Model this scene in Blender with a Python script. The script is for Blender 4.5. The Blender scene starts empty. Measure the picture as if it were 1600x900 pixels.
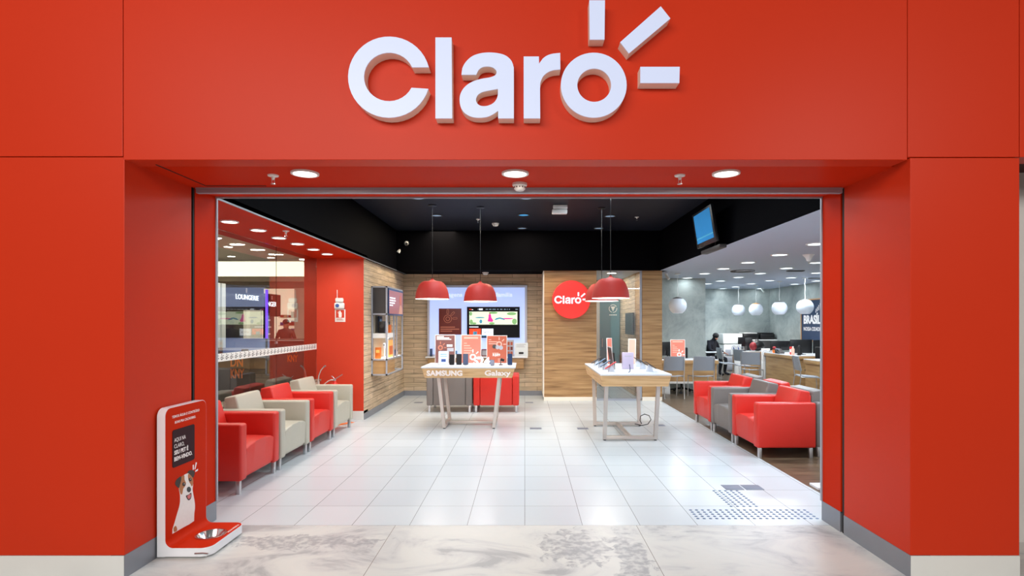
import bpy, bmesh, math, random
from mathutils import Vector, Matrix
random.seed(7)
PI = math.pi
S = bpy.context.scene
C = S.collection
F = 866.0                                   # focal length in pixels of a 1600 wide frame

# ------------------------------------------------------------------ camera
cd = bpy.data.cameras.new('camera'); cam = bpy.data.objects.new('camera', cd); C.objects.link(cam)
cam.location = (0, 0, 1.55); cam.rotation_euler = (PI/2, 0, 0)
cd.sensor_width = 36; cd.sensor_fit = 'HORIZONTAL'; cd.lens = F/1600*36
cd.shift_x = -20/1600; cd.shift_y = 53/1600
cd.clip_start = .05; cd.clip_end = 200
S.camera = cam
S.view_settings.view_transform = 'Standard'; S.view_settings.look = 'None'
S.view_settings.exposure = 0.10; S.view_settings.gamma = 1; S.view_settings.use_curve_mapping = False
# ------------------------------------------------------------------ world and area lamps
w = bpy.data.worlds.new('world'); S.world = w; w.use_nodes = True
w.node_tree.nodes['Background'].inputs[0].default_value = (1, .97, .94, 1)
w.node_tree.nodes['Background'].inputs[1].default_value = .08

def area(name, loc, rot, size, power, col=(1, 1, 1), sy=None, disk=False, parent=None, spread=180):
    l = bpy.data.lights.new(name, 'AREA'); l.energy = power; l.color = col; l.size = size
    l.spread = math.radians(spread)
    if disk: l.shape = 'DISK'
    elif sy: l.shape = 'RECTANGLE'; l.size_y = sy
    o = bpy.data.objects.new(name, l); C.objects.link(o); o.location = loc; o.rotation_euler = rot
    if parent: o.parent = parent
    return o
area('facade_light', (-3.4, -2.6, 4.6), (math.radians(58), 0, math.radians(-14)), 4, 205, (1, .95, .90), 2.0)  # unseen lamps behind the camera, placed to light the facade
area('facade_light', (-1.0, -6.5, 4.4), (math.radians(70), 0, math.radians(-2)), 3.4, 310, (1, .95, .90), 2.0)
area('facade_light', (4.6, -2.6, 4.2), (math.radians(66), 0, math.radians(16)), 1.5, 34, (1, .95, .90), 1.0, spread=100)  # unseen lamp added to brighten the right pier
for lx, ly in ((-4.6, 6.5), (-6.6, 7.6), (-8.6, 9.0), (-8.6, 12.5), (-5.2, 13.2), (-7.5, 18.5), (-5, 18.5)):  # extra lamps without fittings, added to light the mall corridor
    area('extra_corridor_light', (lx, ly, 3.03 if ly < 15 else 2.93), (0, 0, 0), .35, 16, (1, .92, .80), disk=True)
for lx, ly, lp in ((-1.2, 5.6, 34), (1.1, 5.6, 34), (-1.0, 8.0, 28), (1.2, 8.0, 28), (0, 9.9, 34), (-1.6, 10.2, 30)):
    area('shop_ceiling_light', (lx, ly, 3.31), (0, 0, 0), .5, lp, (.80, .92, 1) if ly < 9 else (1, .84, .62), 1.2)
for lx, ly in ((3.5, 5.3), (4.2, 7.0), (6.2, 8.5), (4.6, 10.6), (6.2, 12.6), (5.4, 15.3)):  # first lamp is added to brighten the doorway-facing sides of the armchairs
    area('office_ceiling_and_fill_light', (lx, ly, 2.545), (0, 0, 0), 1.2, 48, (.78, .90, 1), .4)

# ------------------------------------------------------------------ materials
def lin(c):
    c = c/255.0
    return c/12.92 if c <= .04045 else ((c+.055)/1.055)**2.4
def rgb(c): return (lin(c[0]), lin(c[1]), lin(c[2]), 1)
M = {}
def mat(name, col, rough=.5, metal=0, emit=0, ecol=None, var=.06, vscale=6, coat=0, spec=.5, bump=0, bscale=200):
    m = bpy.data.materials.new(name); m.use_nodes = True; M[name] = m
    nt = m.node_tree; p = nt.nodes['Principled BSDF']
    p.inputs['Roughness'].default_value = rough; p.inputs['Metallic'].default_value = metal
    p.inputs['Coat Weight'].default_value = coat; p.inputs['Specular IOR Level'].default_value = spec
    tc = nt.nodes.new('ShaderNodeTexCoord')
    n = nt.nodes.new('ShaderNodeTexNoise'); n.inputs['Scale'].default_value = vscale; n.inputs['Detail'].default_value = 3
    nt.links.new(tc.outputs['Object'], n.inputs['Vector'])
    mx = nt.nodes.new('ShaderNodeMix'); mx.data_type = 'RGBA'
    c = rgb(col); mx.inputs[6].default_value = tuple(x*(1-var) for x in c[:3])+(1,); mx.inputs[7].default_value = tuple(min(1, x*(1+var)) for x in c[:3])+(1,)
    nt.links.new(n.outputs['Fac'], mx.inputs[0]); nt.links.new(mx.outputs[2], p.inputs['Base Color'])
    if emit:
        p.inputs['Emission Color'].default_value = rgb(ecol or col); p.inputs['Emission Strength'].default_value = emit
    if bump:
        n2 = nt.nodes.new('ShaderNodeTexNoise'); n2.inputs['Scale'].default_value = bscale
        nt.links.new(tc.outputs['Object'], n2.inputs['Vector'])
        b = nt.nodes.new('ShaderNodeBump'); b.inputs['Strength'].default_value = bump; b.inputs['Distance'].default_value = .002
        nt.links.new(n2.outputs['Fac'], b.inputs['Height']); nt.links.new(b.outputs[0], p.inputs['Normal'])
    return m
RED = (203, 53, 24)
mat('red_panel', RED, .40, var=.03, vscale=1.2, spec=.16)
mat('red_inner', (198, 44, 14), .45, var=.03, vscale=1.2, spec=.03)  # red_panel paint again, its colour darkened for shade inside the doorway
mat('red_column', (208, 62, 36), .5, var=.02, spec=.35)
mat('seam', (60, 18, 12), .8)
mat('black_gap', (14, 10, 10), .7)
mat('black_paint', (7, 7, 10), .7, var=.1, spec=.02)
mat('black_ceiling', (22, 26, 38), .5, var=.1, spec=.25)
mat('black_plastic', (18, 18, 20), .35)
mat('dark_grey', (62, 60, 60), .5)
mat('dark_cloth', (14, 15, 26), .9)
mat('hair', (10, 10, 14), .8)
mat('skin', (150, 100, 78), .6)
mat('alu', (170, 174, 184), .45, .2)
mat('alu_base', (142, 146, 154), .42, .45)
mat('steel', (205, 205, 208), .3, .9)
mat('brushed', (196, 188, 182), .42, .6)
mat('chrome', (220, 220, 222), .2, 1)
mat('white_face', (172, 180, 200), .4, emit=.42, ecol=(210, 222, 255), var=.01)
mat('white_side', (246, 236, 220), .5, var=.02)
mat('white_gloss', (240, 243, 248), .22, var=.01)
mat('table_white', (212, 219, 226), .25, var=.01)
mat('stand_white', (188, 196, 210), .35, var=.01)
mat('white_plastic', (235, 235, 232), .4, var=.02)
mat('office_ceiling', (184, 196, 216), .55, var=.05, vscale=.7)
mat('white_wall', (215, 213, 208), .6)
mat('stone_base', (226, 228, 224), .45, var=.04, vscale=3)
mat('mall_ceiling', (222, 212, 196), .7)
mat('cove_glow', (255, 250, 225), .6, emit=1.5, ecol=(255, 250, 222))
mat('beige', (206, 196, 176), .7)
mat('beige_dark', (150, 136, 118), .7)
mat('lamp_glow', (255, 255, 255), .4, emit=7, ecol=(255, 248, 236))
mat('lamp_glow_cool', (255, 255, 255), .4, emit=4, ecol=(222, 242, 255))
mat('lamp_dim', (150, 170, 190), .3, emit=.35, ecol=(140, 175, 205))
mat('lamp_cyan', (80, 170, 220), .3, emit=.6, ecol=(60, 160, 220))
mat('red_leather', (204, 42, 32), .42, var=.05, vscale=9, bump=.25)
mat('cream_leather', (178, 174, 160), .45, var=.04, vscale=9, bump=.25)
mat('taupe_leather', (116, 109, 106), .45, var=.05, vscale=9, bump=.25)
mat('pendant_red', (190, 46, 36), .6, var=.03)
mat('pendant_inner', (250, 245, 238), .5, emit=1.2, ecol=(255, 242, 228))
mat('globe', (215, 222, 232), .3, emit=.1, ecol=(222, 232, 248))
mat('globe_glow', (255, 245, 235), .3, emit=3, ecol=(255, 240, 232))
mat('globe_cap', (105, 102, 100), .4, .2)
mat('lightbox', (190, 206, 246), .4, emit=.62, ecol=(168, 192, 250), var=.01)
mat('lightbox_frame', (205, 208, 222), .4)
mat('glass_green', (120, 150, 150), .2)
mat('teal_door', (92, 130, 140), .35, var=.05, vscale=1)
mat('navy', (22, 46, 78), .5)
mat('sign_glow', (240, 244, 255), .4, emit=1.6)
mat('lettering_soft', (225, 235, 255), .4, emit=.75, ecol=(215, 228, 255))
mat('navy_dark', (14, 22, 44), .4)
mat('orange', (235, 120, 40), .5)
mat('orange_light', (245, 176, 90), .5, emit=.35)
mat('wood_edge', (196, 140, 84), .5)
mat('screen_black', (12, 14, 22), .3, spec=.2)
mat('screen_blue', (60, 140, 200), .2, emit=.3, ecol=(50, 125, 180))
mat('screen_white', (225, 235, 250), .4, emit=.7)
mat('screen_green', (130, 180, 120), .3, emit=.5)
mat('screen_cream', (215, 232, 205), .3, emit=.7)
mat('screen_pink', (200, 40, 140), .3, emit=.9)
mat('screen_teal', (60, 130, 160), .3, emit=.9)
mat('screen_red', (225, 60, 30), .3, emit=.9)
mat('screen_brown', (150, 92, 88), .3, emit=.45)
mat('print_brown', (112, 46, 42), .45)
mat('print_line', (200, 124, 100), .5)
mat('print_white', (245, 238, 235), .5)
mat('print_salmon', (212, 122, 104), .45, var=.12, vscale=5)
mat('print_orange', (186, 92, 66), .45, var=.15, vscale=5)
mat('print_dusk', (122, 78, 74), .45, var=.12, vscale=5)
mat('print_peach', (228, 176, 158), .45)
mat('print_plum', (48, 14, 22), .6, spec=.2)
mat('dark_red', (140, 30, 36), .6)
mat('print_grey', (175, 178, 188), .45)
mat('dog_white', (238, 232, 228), .6, var=.05, vscale=40)
mat('dog_brown', (176, 112, 66), .6, var=.1, vscale=60)
mat('dog_dark', (52, 36, 30), .6)
mat('dog_pink', (215, 110, 110), .6)
mat('round_red', (238, 62, 58), .25, emit=.3, ecol=(240, 60, 55), var=.01)
mat('glow_white', (255, 255, 255), .3, emit=1.8, ecol=(215, 230, 255))
mat('phone_blue', (40, 62, 100), .2)
mat('phone_light', (84, 140, 180), .35)
mat('phone_red', (190, 60, 70), .3)
mat('lilac', (196, 186, 212), .3)
mat('purple_tube', (120, 60, 220), .4, emit=1.4, ecol=(110, 50, 230))
mat('chair_grey', (150, 156, 166), .42)
mat('tile_grey', (120, 126, 142), .5)
mat('stud_blue', (96, 116, 150), .35, .3)
mat('plant_green', (60, 120, 60), .6)
mat('paper', (232, 240, 244), .6)
mat('sign_blue', (60, 90, 160), .5)
mat('extinguisher', (212, 38, 30), .3)
mat('rubber', (26, 26, 28), .6)
mat('label_yellow', (235, 225, 150), .5)
mat('shelf_glow', (255, 252, 246), .4, emit=1.6, ecol=(255, 246, 232))
mat('mall_floor', (206, 196, 180), .25, var=.05, vscale=1)
mat('dark_brown', (44, 24, 20), .5)
mat('mall_shop', (245, 236, 222), .5, emit=.5, ecol=(255, 238, 214))
mat('goods_a', (170, 60, 50), .6); mat('goods_b', (70, 70, 160), .6); mat('goods_c', (220, 200, 170), .6)

def nodes(name, rough=.5):
    m = bpy.data.materials.new(name); m.use_nodes = True; M[name] = m
    nt = m.node_tree; p = nt.nodes['Principled BSDF']; p.inputs['Roughness'].default_value = rough
    return m, nt, p, nt.nodes.new('ShaderNodeTexCoord')
def N(nt, t, **kw):
    n = nt.nodes.new(t)
    for k, v in kw.items(): setattr(n, k, v)
    return n
def wall_uv(nt, tc):                         # u runs along either wall direction, v runs up
    sp = N(nt, 'ShaderNodeSeparateXYZ'); nt.links.new(tc.outputs['Object'], sp.inputs[0])
    ad = N(nt, 'ShaderNodeMath', operation='ADD'); nt.links.new(sp.outputs[0], ad.inputs[0]); nt.links.new(sp.outputs[1], ad.inputs[1])
    cb = N(nt, 'ShaderNodeCombineXYZ'); nt.links.new(ad.outputs[0], cb.inputs[0]); nt.links.new(sp.outputs[2], cb.inputs[1])
    return cb.outputs[0]
def ramp(nt, stops):
    r = N(nt, 'ShaderNodeValToRGB'); e = r.color_ramp.elements
    while len(e) < len(stops): e.new(.5)
    for i, (p, c) in enumerate(stops): e[i].position = p; e[i].color = rgb(c)
    return r
def brickwall(name, c1, c2, mortar, bw, rh, ms, rough=.55, off=.5, offvec=(0, 0, 0), uvmode='wall', bump=.6, grain=0):
    m, nt, p, tc = nodes(name, rough)
    v = wall_uv(nt, tc) if uvmode == 'wall' else tc.outputs['Object']
    mp = N(nt, 'ShaderNodeMapping'); mp.inputs['Location'].default_value = offvec; nt.links.new(v, mp.inputs[0])
    b = N(nt, 'ShaderNodeTexBrick'); b.offset = off; b.offset_frequency = 2
    b.inputs['Scale'].default_value = 1; b.inputs['Brick Width'].default_value = bw; b.inputs['Row Height'].default_value = rh
    b.inputs['Mortar Size'].default_value = ms; b.inputs['Mortar Smooth'].default_value = .1
    b.inputs['Color1'].default_value = rgb(c1); b.inputs['Color2'].default_value = rgb(c2); b.inputs['Mortar'].default_value = rgb(mortar)
    nt.links.new(mp.outputs[0], b.inputs[0])
    out = b.outputs['Color']
    if grain:
        mp2 = N(nt, 'ShaderNodeMapping'); mp2.inputs['Scale'].default_value = (1.3, 22, 1); nt.links.new(v, mp2.inputs[0])
        n = N(nt, 'ShaderNodeTexNoise'); n.inputs['Scale'].default_value = 2; n.inputs['Detail'].default_value = 5; nt.links.new(mp2.outputs[0], n.inputs[0])
        r = ramp(nt, [(.3, (255-grain, 255-grain, 255-grain)), (.7, (255, 255, 255))]); nt.links.new(n.outputs['Fac'], r.inputs[0])
        mx = N(nt, 'ShaderNodeMix', data_type='RGBA', blend_type='MULTIPLY'); mx.inputs[0].default_value = 1
        nt.links.new(out, mx.inputs[6]); nt.links.new(r.outputs[0], mx.inputs[7]); out = mx.outputs[2]
    nt.links.new(out, p.inputs['Base Color'])
    if bump:
        bp = N(nt, 'ShaderNodeBump'); bp.invert = True; bp.inputs['Strength'].default_value = bump; bp.inputs['Distance'].default_value = .004
        nt.links.new(b.outputs['Fac'], bp.inputs['Height']); nt.links.new(bp.outputs[0], p.inputs['Normal'])
    return m
brickwall('wood_brick', (236, 210, 178), (220, 194, 160), (84, 66, 50), .52, .092, .0028, grain=60)
brickwall('tile_floor', (207, 215, 220), (200, 208, 214), (118, 120, 122), .4395, .4425, .0022, .27, 0, (0, -4.222+.4425*4, 0), 'obj', .25)
brickwall('wood_floor', (134, 112, 88), (112, 93, 74), (66, 54, 44), 1.2, .16, .001, .3, .4, (0, 0, 0), 'obj', .2, grain=110)
def woodgrain(name, a, b, c, sx=.9, sz=16, rough=.45):
    m, nt, p, tc = nodes(name, rough)
    v = wall_uv(nt, tc); mp = N(nt, 'ShaderNodeMapping'); mp.inputs['Scale'].default_value = (sx, sz, 1); nt.links.new(v, mp.inputs[0])
    n = N(nt, 'ShaderNodeTexNoise'); n.inputs['Scale'].default_value = 1.5; n.inputs['Detail'].default_value = 6; n.inputs['Distortion'].default_value = .5
    nt.links.new(mp.outputs[0], n.inputs[0])
    r = ramp(nt, [(.28, a), (.5, b), (.74, c)]); nt.links.new(n.outputs['Fac'], r.inputs[0]); nt.links.new(r.outputs[0], p.inputs['Base Color'])
woodgrain('oak_panel', (132, 96, 58), (174, 134, 88), (196, 158, 110))
woodgrain('oak_table', (176, 138, 92), (206, 170, 122), (220, 188, 142), 1.2, 22)
woodgrain('oak_desk', (160, 120, 78), (186, 146, 98), (198, 160, 112), 1, 12)
def concrete():
    m, nt, p, tc = nodes('concrete', .6)
    n = N(nt, 'ShaderNodeTexNoise'); n.inputs['Scale'].default_value = 1.5; n.inputs['Detail'].default_value = 9; n.inputs['Roughness'].default_value = .7; n.inputs['Distortion'].default_value = .5
    nt.links.new(tc.outputs['Object'], n.inputs[0])
    r = ramp(nt, [(.3, (124, 134, 132)), (.5, (160, 168, 165)), (.7, (182, 189, 184))]); nt.links.new(n.outputs['Fac'], r.inputs[0]); nt.links.new(r.outputs[0], p.inputs['Base Color'])
concrete()
def marble():
    m, nt, p, tc = nodes('marble', .4)
    v = tc.outputs['Object']
    n = N(nt, 'ShaderNodeTexNoise'); n.inputs['Scale'].default_value = 1.7; n.inputs['Detail'].default_value = 9; n.inputs['Roughness'].default_value = .62; n.inputs['Distortion'].default_value = 1.1
    mp = N(nt, 'ShaderNodeMapping'); mp.inputs['Scale'].default_value = (1, 1.7, 1); mp.inputs['Location'].default_value = (3.1, 1.7, 0); nt.links.new(v, mp.inputs[0]); nt.links.new(mp.outputs[0], n.inputs[0])
    r = ramp(nt, [(.36, (166, 168, 170)), (.44, (196, 197, 196)), (.53, (208, 209, 205)), (.75, (214, 214, 209))]); nt.links.new(n.outputs['Fac'], r.inputs[0])
    # veined dark patches, one on the middle slab and one crossing the left slab
    fine = N(nt, 'ShaderNodeTexNoise'); fine.inputs['Scale'].default_value = 8; fine.inputs['Detail'].default_value = 9; fine.inputs['Roughness'].default_value = .62; fine.inputs['Distortion'].default_value = .8; nt.links.new(v, fine.inputs[0])
    cur = r.outputs[0]
    for cx, cy, rx, ry in ((.36, 3.82, .25, .30), (-1.62, 3.92, .60, .13), (.70, 3.55, .12, .5)):
        mp3 = N(nt, 'ShaderNodeMapping'); mp3.vector_type = 'POINT'
        mp3.inputs['Location'].default_value = (-cx/rx, -cy/ry, 0); mp3.inputs['Scale'].default_value = (1/rx, 1/ry, 0); nt.links.new(v, mp3.inputs[0])
        ln = N(nt, 'ShaderNodeVectorMath', operation='LENGTH'); nt.links.new(mp3.outputs[0], ln.inputs[0])
        ad = N(nt, 'ShaderNodeMath', operation='MULTIPLY_ADD'); ad.inputs[1].default_value = 3.2; nt.links.new(fine.outputs['Fac'], ad.inputs[0]); nt.links.new(ln.outputs['Value'], ad.inputs[2])
        mr = N(nt, 'ShaderNodeMapRange'); mr.inputs['From Min'].default_value = 2.58; mr.inputs['From Max'].default_value = 2.36; mr.inputs['To Max'].default_value = .8; nt.links.new(ad.outputs[0], mr.inputs['Value'])
        sp_ = N(nt, 'ShaderNodeTexNoise'); sp_.inputs['Scale'].default_value = 22; sp_.inputs['Detail'].default_value = 5; nt.links.new(v, sp_.inputs[0])
        rr_ = ramp(nt, [(.40, (150, 150, 150)), (.58, (255, 255, 255))]); nt.links.new(sp_.outputs['Fac'], rr_.inputs[0])
        mu = N(nt, 'ShaderNodeMath', operation='MULTIPLY'); nt.links.new(mr.outputs[0], mu.inputs[0]); nt.links.new(rr_.outputs[0], mu.inputs[1])
        mx = N(nt, 'ShaderNodeMix', data_type='RGBA'); mx.inputs[7].default_value = rgb((146, 148, 154)); nt.links.new(mu.outputs[0], mx.inputs[0]); nt.links.new(cur, mx.inputs[6]); cur = mx.outputs[2]
    b = N(nt, 'ShaderNodeTexBrick'); b.offset = 0; b.inputs['Scale'].default_value = 1; b.inputs['Brick Width'].default_value = 1.835; b.inputs['Row Height'].default_value = 3; b.inputs['Mortar Size'].default_value = .0022
    b.inputs['Mortar Smooth'].default_value = 0
    mp2 = N(nt, 'ShaderNodeMapping'); mp2.inputs['Location'].default_value = (.985, 1.778, 0); nt.links.new(v, mp2.inputs[0]); nt.links.new(mp2.outputs[0], b.inputs[0])
    mx = N(nt, 'ShaderNodeMix', data_type='RGBA'); mx.inputs[7].default_value = rgb((120, 112, 104)); nt.links.new(b.outputs['Fac'], mx.inputs[0]); nt.links.new(cur, mx.inputs[6])
    nt.links.new(mx.outputs[2], p.inputs['Base Color'])
marble()
def glass(name, tint=(245, 250, 250), ior=1.5):
    m, nt, p, tc = nodes(name, 0.0)
    p.inputs['Base Color'].default_value = rgb(tint); p.inputs['Transmission Weight'].default_value = 1; p.inputs['IOR'].default_value = ior
glass('clear_glass'); glass('pane_glass', (242, 248, 246), 1.65)

# ------------------------------------------------------------------ mesh helpers
def frame(o, right, up):
    r = Vector(right).normalized(); u = Vector(up).normalized(); n = r.cross(u)
    m = Matrix((r, u, n)).transposed().to_4x4(); m.translation = Vector(o); return m
FRONT = lambda x, y, z: frame((x, y, z), (1, 0, 0), (0, 0, 1))          # faces the camera, -Y
EAST = lambda x, y, z: frame((x, y, z), (0, 1, 0), (0, 0, 1))           # faces +X
WEST = lambda x, y, z: frame((x, y, z), (0, -1, 0), (0, 0, 1))          # faces -X
def rrect(x0, x1, y0, y1, r, n=6, corners=(1, 1, 1, 1)):               # corners: bl br tr tl
    pts = []
    for (cx, cy, a0, on) in ((x0, y0, PI, corners[0]), (x1, y0, 1.5*PI, corners[1]), (x1, y1, 0, corners[2]), (x0, y1, .5*PI, corners[3])):
        if not on: pts.append((cx, cy)); continue
        ox = cx+r if cx == x0 else cx-r; oy = cy+r if cy == y0 else cy-r
        for i in range(n+1):
            a = a0+.5*PI*i/n; pts.append((ox+r*math.cos(a), oy+r*math.sin(a)))
    return pts
def circ(cx, cy, r, n=32, ry=None):
    return [(cx+r*math.cos(2*PI*i/n), cy+(ry or r)*math.sin(2*PI*i/n)) for i in range(n)]
LAST = [None]                              # the mesh object built last
class MB:
    def __init__(s): s.bm = bmesh.new(); s.ms = []
    def _mi(s, m):
        m = M[m]
        if m not in s.ms: s.ms.append(m)
        return s.ms.index(m)
    def add(s, b, m, T=None):
        if T is not None: bmesh.ops.transform(b, matrix=T, verts=b.verts)
        me = bpy.data.meshes.new('t'); b.to_mesh(me); b.free(); s.addmesh(me, m)
    def addmesh(s, me, m, T=None):
        if T is not None: me.transform(T)
        i = s._mi(m)
        for p in me.polygons: p.material_index = i
        s.bm.from_mesh(me); bpy.data.meshes.remove(me); return s
    def box(s, x0, x1, y0, y1, z0, z1, m, bev=0, T=None, seg=2):
        b = bmesh.new(); bmesh.ops.create_cube(b, size=1)
        for v in b.verts: v.co = Vector((x0+(v.co.x+.5)*(x1-x0), y0+(v.co.y+.5)*(y1-y0), z0+(v.co.z+.5)*(z1-z0)))
        if bev: bmesh.ops.bevel(b, geom=list(b.edges), offset=bev, segments=seg, affect='EDGES', profile=.5)
        s.add(b, m, T); return s
    def prism(s, pts, d0, d1, m, T=None):
        b = bmesh.new()
        lo = [b.verts.new((x, y, d0)) for x, y in pts]; hi = [b.verts.new((x, y, d1)) for x, y in pts]
        b.faces.new(lo[::-1]); b.faces.new(hi); n = len(pts)
        for i in range(n): b.faces.new((lo[i], lo[(i+1) % n], hi[(i+1) % n], hi[i]))
        bmesh.ops.recalc_face_normals(b, faces=b.faces); s.add(b, m, T); return s
    def hexa(s, lo, hi, m, bev=0, T=None):                              # 4 lower points, 4 upper points
        b = bmesh.new(); a = [b.verts.new(p) for p in lo]; c = [b.verts.new(p) for p in hi]
        b.faces.new(a[::-1]); b.faces.new(c)
        for i in range(4): b.faces.new((a[i], a[(i+1) % 4], c[(i+1) % 4], c[i]))
        bmesh.ops.recalc_face_normals(b, faces=b.faces)
        if bev: bmesh.ops.bevel(b, geom=list(b.edges), offset=bev, segments=3, affect='EDGES', profile=.5)
        s.add(b, m, T); return s
    def lathe(s, prof, m, o=(0, 0, 0), n=32, T=None):
        b = bmesh.new(); rings = []
        for r, z in prof:
            if r < 1e-5: rings.append([b.verts.new((o[0], o[1], o[2]+z))])
            else: rings.append([b.verts.new((o[0]+r*math.cos(2*PI*i/n), o[1]+r*math.sin(2*PI*i/n), o[2]+z)) for i in range(n)])
        for a, c in zip(rings, rings[1:]):
            for i in range(n):
                j = (i+1) % n
                if len(a) == 1 and len(c) == 1: continue
                if len(a) == 1: b.faces.new((a[0], c[j], c[i]))
                elif len(c) == 1: b.faces.new((a[i], a[j], c[0]))
                else: b.faces.new((a[i], a[j], c[j], c[i]))
        bmesh.ops.recalc_face_normals(b, faces=b.faces); s.add(b, m, T); return s
    def tube(s, pts, r, m, n=10, T=None, r1=None, square=False):
        b = bmesh.new(); rings = []; P = [Vector(p) for p in pts]; k = 4 if square else n
        up0 = None
        for i, p in enumerate(P):
            d = (P[min(i+1, len(P)-1)]-P[max(i-1, 0)]).normalized()
            if up0 is None: up0 = Vector((0, 0, 1)) if abs(d.z) < .9 else Vector((0, 1, 0))
            a = d.cross(up0).normalized(); c = a.cross(d).normalized(); up0 = c
            rr = r if r1 is None else r+(r1-r)*i/(len(P)-1)
            ph = PI/4 if square else 0
            rings.append([b.verts.new(p+rr*(math.cos(2*PI*j/k+ph)*a+math.sin(2*PI*j/k+ph)*c)) for j in range(k)])
        for a, c in zip(rings, rings[1:]):
            for j in range(k): b.faces.new((a[j], a[(j+1) % k], c[(j+1) % k], c[j]))
        b.faces.new(rings[0][::-1]); b.faces.new(rings[-1])
        bmesh.ops.recalc_face_normals(b, faces=b.faces); s.add(b, m, T); return s
    def sphere(s, c, r, m, sx=1, sy=1, sz=1, T=None, n=16):
        b = bmesh.new(); bmesh.ops.create_uvsphere(b, u_segments=n, v_segments=max(6, n//2+2), radius=r)
        for v in b.verts: v.co = Vector((v.co.x*sx+c[0], v.co.y*sy+c[1], v.co.z*sz+c[2]))
        s.add(b, m, T); return s
    def shape(s, loops, depth, m, T=None):                               # filled outline with holes, from z=0 to depth
        cu = bpy.data.curves.new('t', 'CURVE'); cu.dimensions = '2D'; cu.fill_mode = 'BOTH'; cu.extrude = depth/2
        for l in loops:
            sp = cu.splines.new('POLY'); sp.points.add(len(l)-1); sp.use_cyclic_u = True
            for p, q in zip(sp.points, l): p.co = (q[0], q[1], 0, 1)
        s.addmesh(_curve_mesh(cu, depth/2), m, T); return s
    def text(s, body, size, m, T=None, depth=.003, bold=0, width=None, align='LEFT', space=1):
        cu = bpy.data.curves.new('t', 'FONT'); cu.body = body; cu.size = size; cu.extrude = depth/2; cu.offset = bold; cu.space_line = space
        cu.resolution_u = 3; cu.align_x = 'LEFT'
        me = _curve_mesh(cu, depth/2)
        xs = [v.co.x for v in me.vertices]; x0, x1 = min(xs), max(xs)
        k = width/(x1-x0) if width else 1
        sh = {'LEFT': 0, 'CENTER': -.5, 'RIGHT': -1}[align]*(x1-x0)*k
        for v in me.vertices: v.co.x = (v.co.x-x0)*k+sh
        s.addmesh(me, m, T); return s
    def build(s, name, parent=None, smooth=True, angle=35, loc=None):
        me = bpy.data.meshes.new(name); s.bm.normal_update(); s.bm.to_mesh(me); s.bm.free()
        for m in s.ms: me.materials.append(m)
        if smooth:
            for p in me.polygons: p.use_smooth = True
            me.set_sharp_from_angle(angle=math.radians(angle))
        o = bpy.data.objects.new(name, me); C.objects.link(o)
        if parent: o.parent = parent
        if loc: o.location = loc
        LAST[0] = o
        return o
def _curve_mesh(cu, dz):
    o = bpy.data.objects.new('t', cu); C.objects.link(o)
    dg = bpy.context.evaluated_depsgraph_get(); me = bpy.data.meshes.new_from_object(o.evaluated_get(dg))
    bpy.data.objects.remove(o); bpy.data.curves.remove(cu)
    me.materials.clear()
    for v in me.vertices: v.co.z += dz
    return me
def thing(name, label, cat, loc=(0, 0, 0), rz=0, group=None):
    o = bpy.data.objects.new(name, None); C.objects.link(o); o.empty_display_size = .1
    o.location = loc; o.rotation_euler = (0, 0, rz); o['label'] = label; o['category'] = cat
    if group: o['group'] = group
    return o
def tag(o, label, cat, group=None):
    o['label'] = label; o['category'] = cat
    if group: o['group'] = group
    return o
def dup(root, loc, rz=None, label=None, group=None):
    r = root.copy(); C.objects.link(r); r.location = loc
    if rz is not None: r.rotation_euler = (0, 0, rz)
    if label: r['label'] = label
    if group: r['group'] = group
    for ch in list(root.children):
        c = ch.copy(); C.objects.link(c); c.parent = r
        for g in list(ch.children):
            d = g.copy(); C.objects.link(d); d.parent = c
    return r
def struct(o): o['kind'] = 'structure'; return o
def sbox(name, x0, x1, y0, y1, z0, z1, m, bev=0): return struct(MB().box(x0, x1, y0, y1, z0, z1, m, bev).build(name, smooth=False))

# ================================================================== SETTING
ZS = 2.53                                   # soffit of the doorway
struct(MB().box(-9, 9, -5, 4.222, -.1, 0, 'marble').build('floor_marble', smooth=False))
sbox('floor_tile', -3.4, 2.67, 4.222, 13.5, -.1, 0, 'tile_floor')
sbox('floor_wood', 2.67, 7.7, 4.222, 17.2, -.1, 0, 'wood_floor')
sbox('floor_corridor', -16, -3.4, 4.222, 24, -.1, 0, 'mall_floor')
# facade: three upper panels and two piers with open joints over a dark backing
sbox('wall_front_upper', -2.427, 2.312, 3.35, 3.50, ZS, 4.6, 'red_panel', .003)
sbox('wall_front_upper_left', -6, -2.432, 3.352, 3.50, 2.551, 4.6, 'red_panel', .003)
sbox('wall_front_upper_right', 2.317, 2.99, 3.352, 3.50, 2.547, 4.6, 'red_panel', .003)
sbox('wall_front_upper_far_right', 2.995, 9, 3.352, 3.50, 2.547, 4.6, 'red_panel', .003)
sbox('wall_front_backing', -6, 9, 3.505, 4.30, 2.60, 4.6, 'seam')
sbox('wall_pier_left', -6, -2.42, 3.35, 4.025, .138, 2.546, 'red_panel', .003)
sbox('wall_pier_left_inner', -3.5, -2.42, 4.065, 4.34, .138, 2.6, 'red_inner', .002)
sbox('wall_pier_right', 2.33, 2.99, 3.35, 4.045, .138, 2.542, 'red_panel', .003)
sbox('wall_pier_right_inner', 2.33, 2.99, 4.09, 4.34, .138, 2.6, 'red_inner', .002)
sbox('trim_1', -3.5, -2.44, 3.9, 4.3, .0, 2.6, 'black_gap')
sbox('trim_2', 2.35, 2.97, 3.9, 4.3, .0, 2.6, 'black_gap')
sbox('baseboard_front_left', -6, -2.421, 3.346, 3.40, 0, .137, 'stone_base', .001)
sbox('baseboard_front_right', 2.331, 2.99, 3.346, 3.40, 0, .137, 'stone_base', .001)
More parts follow.
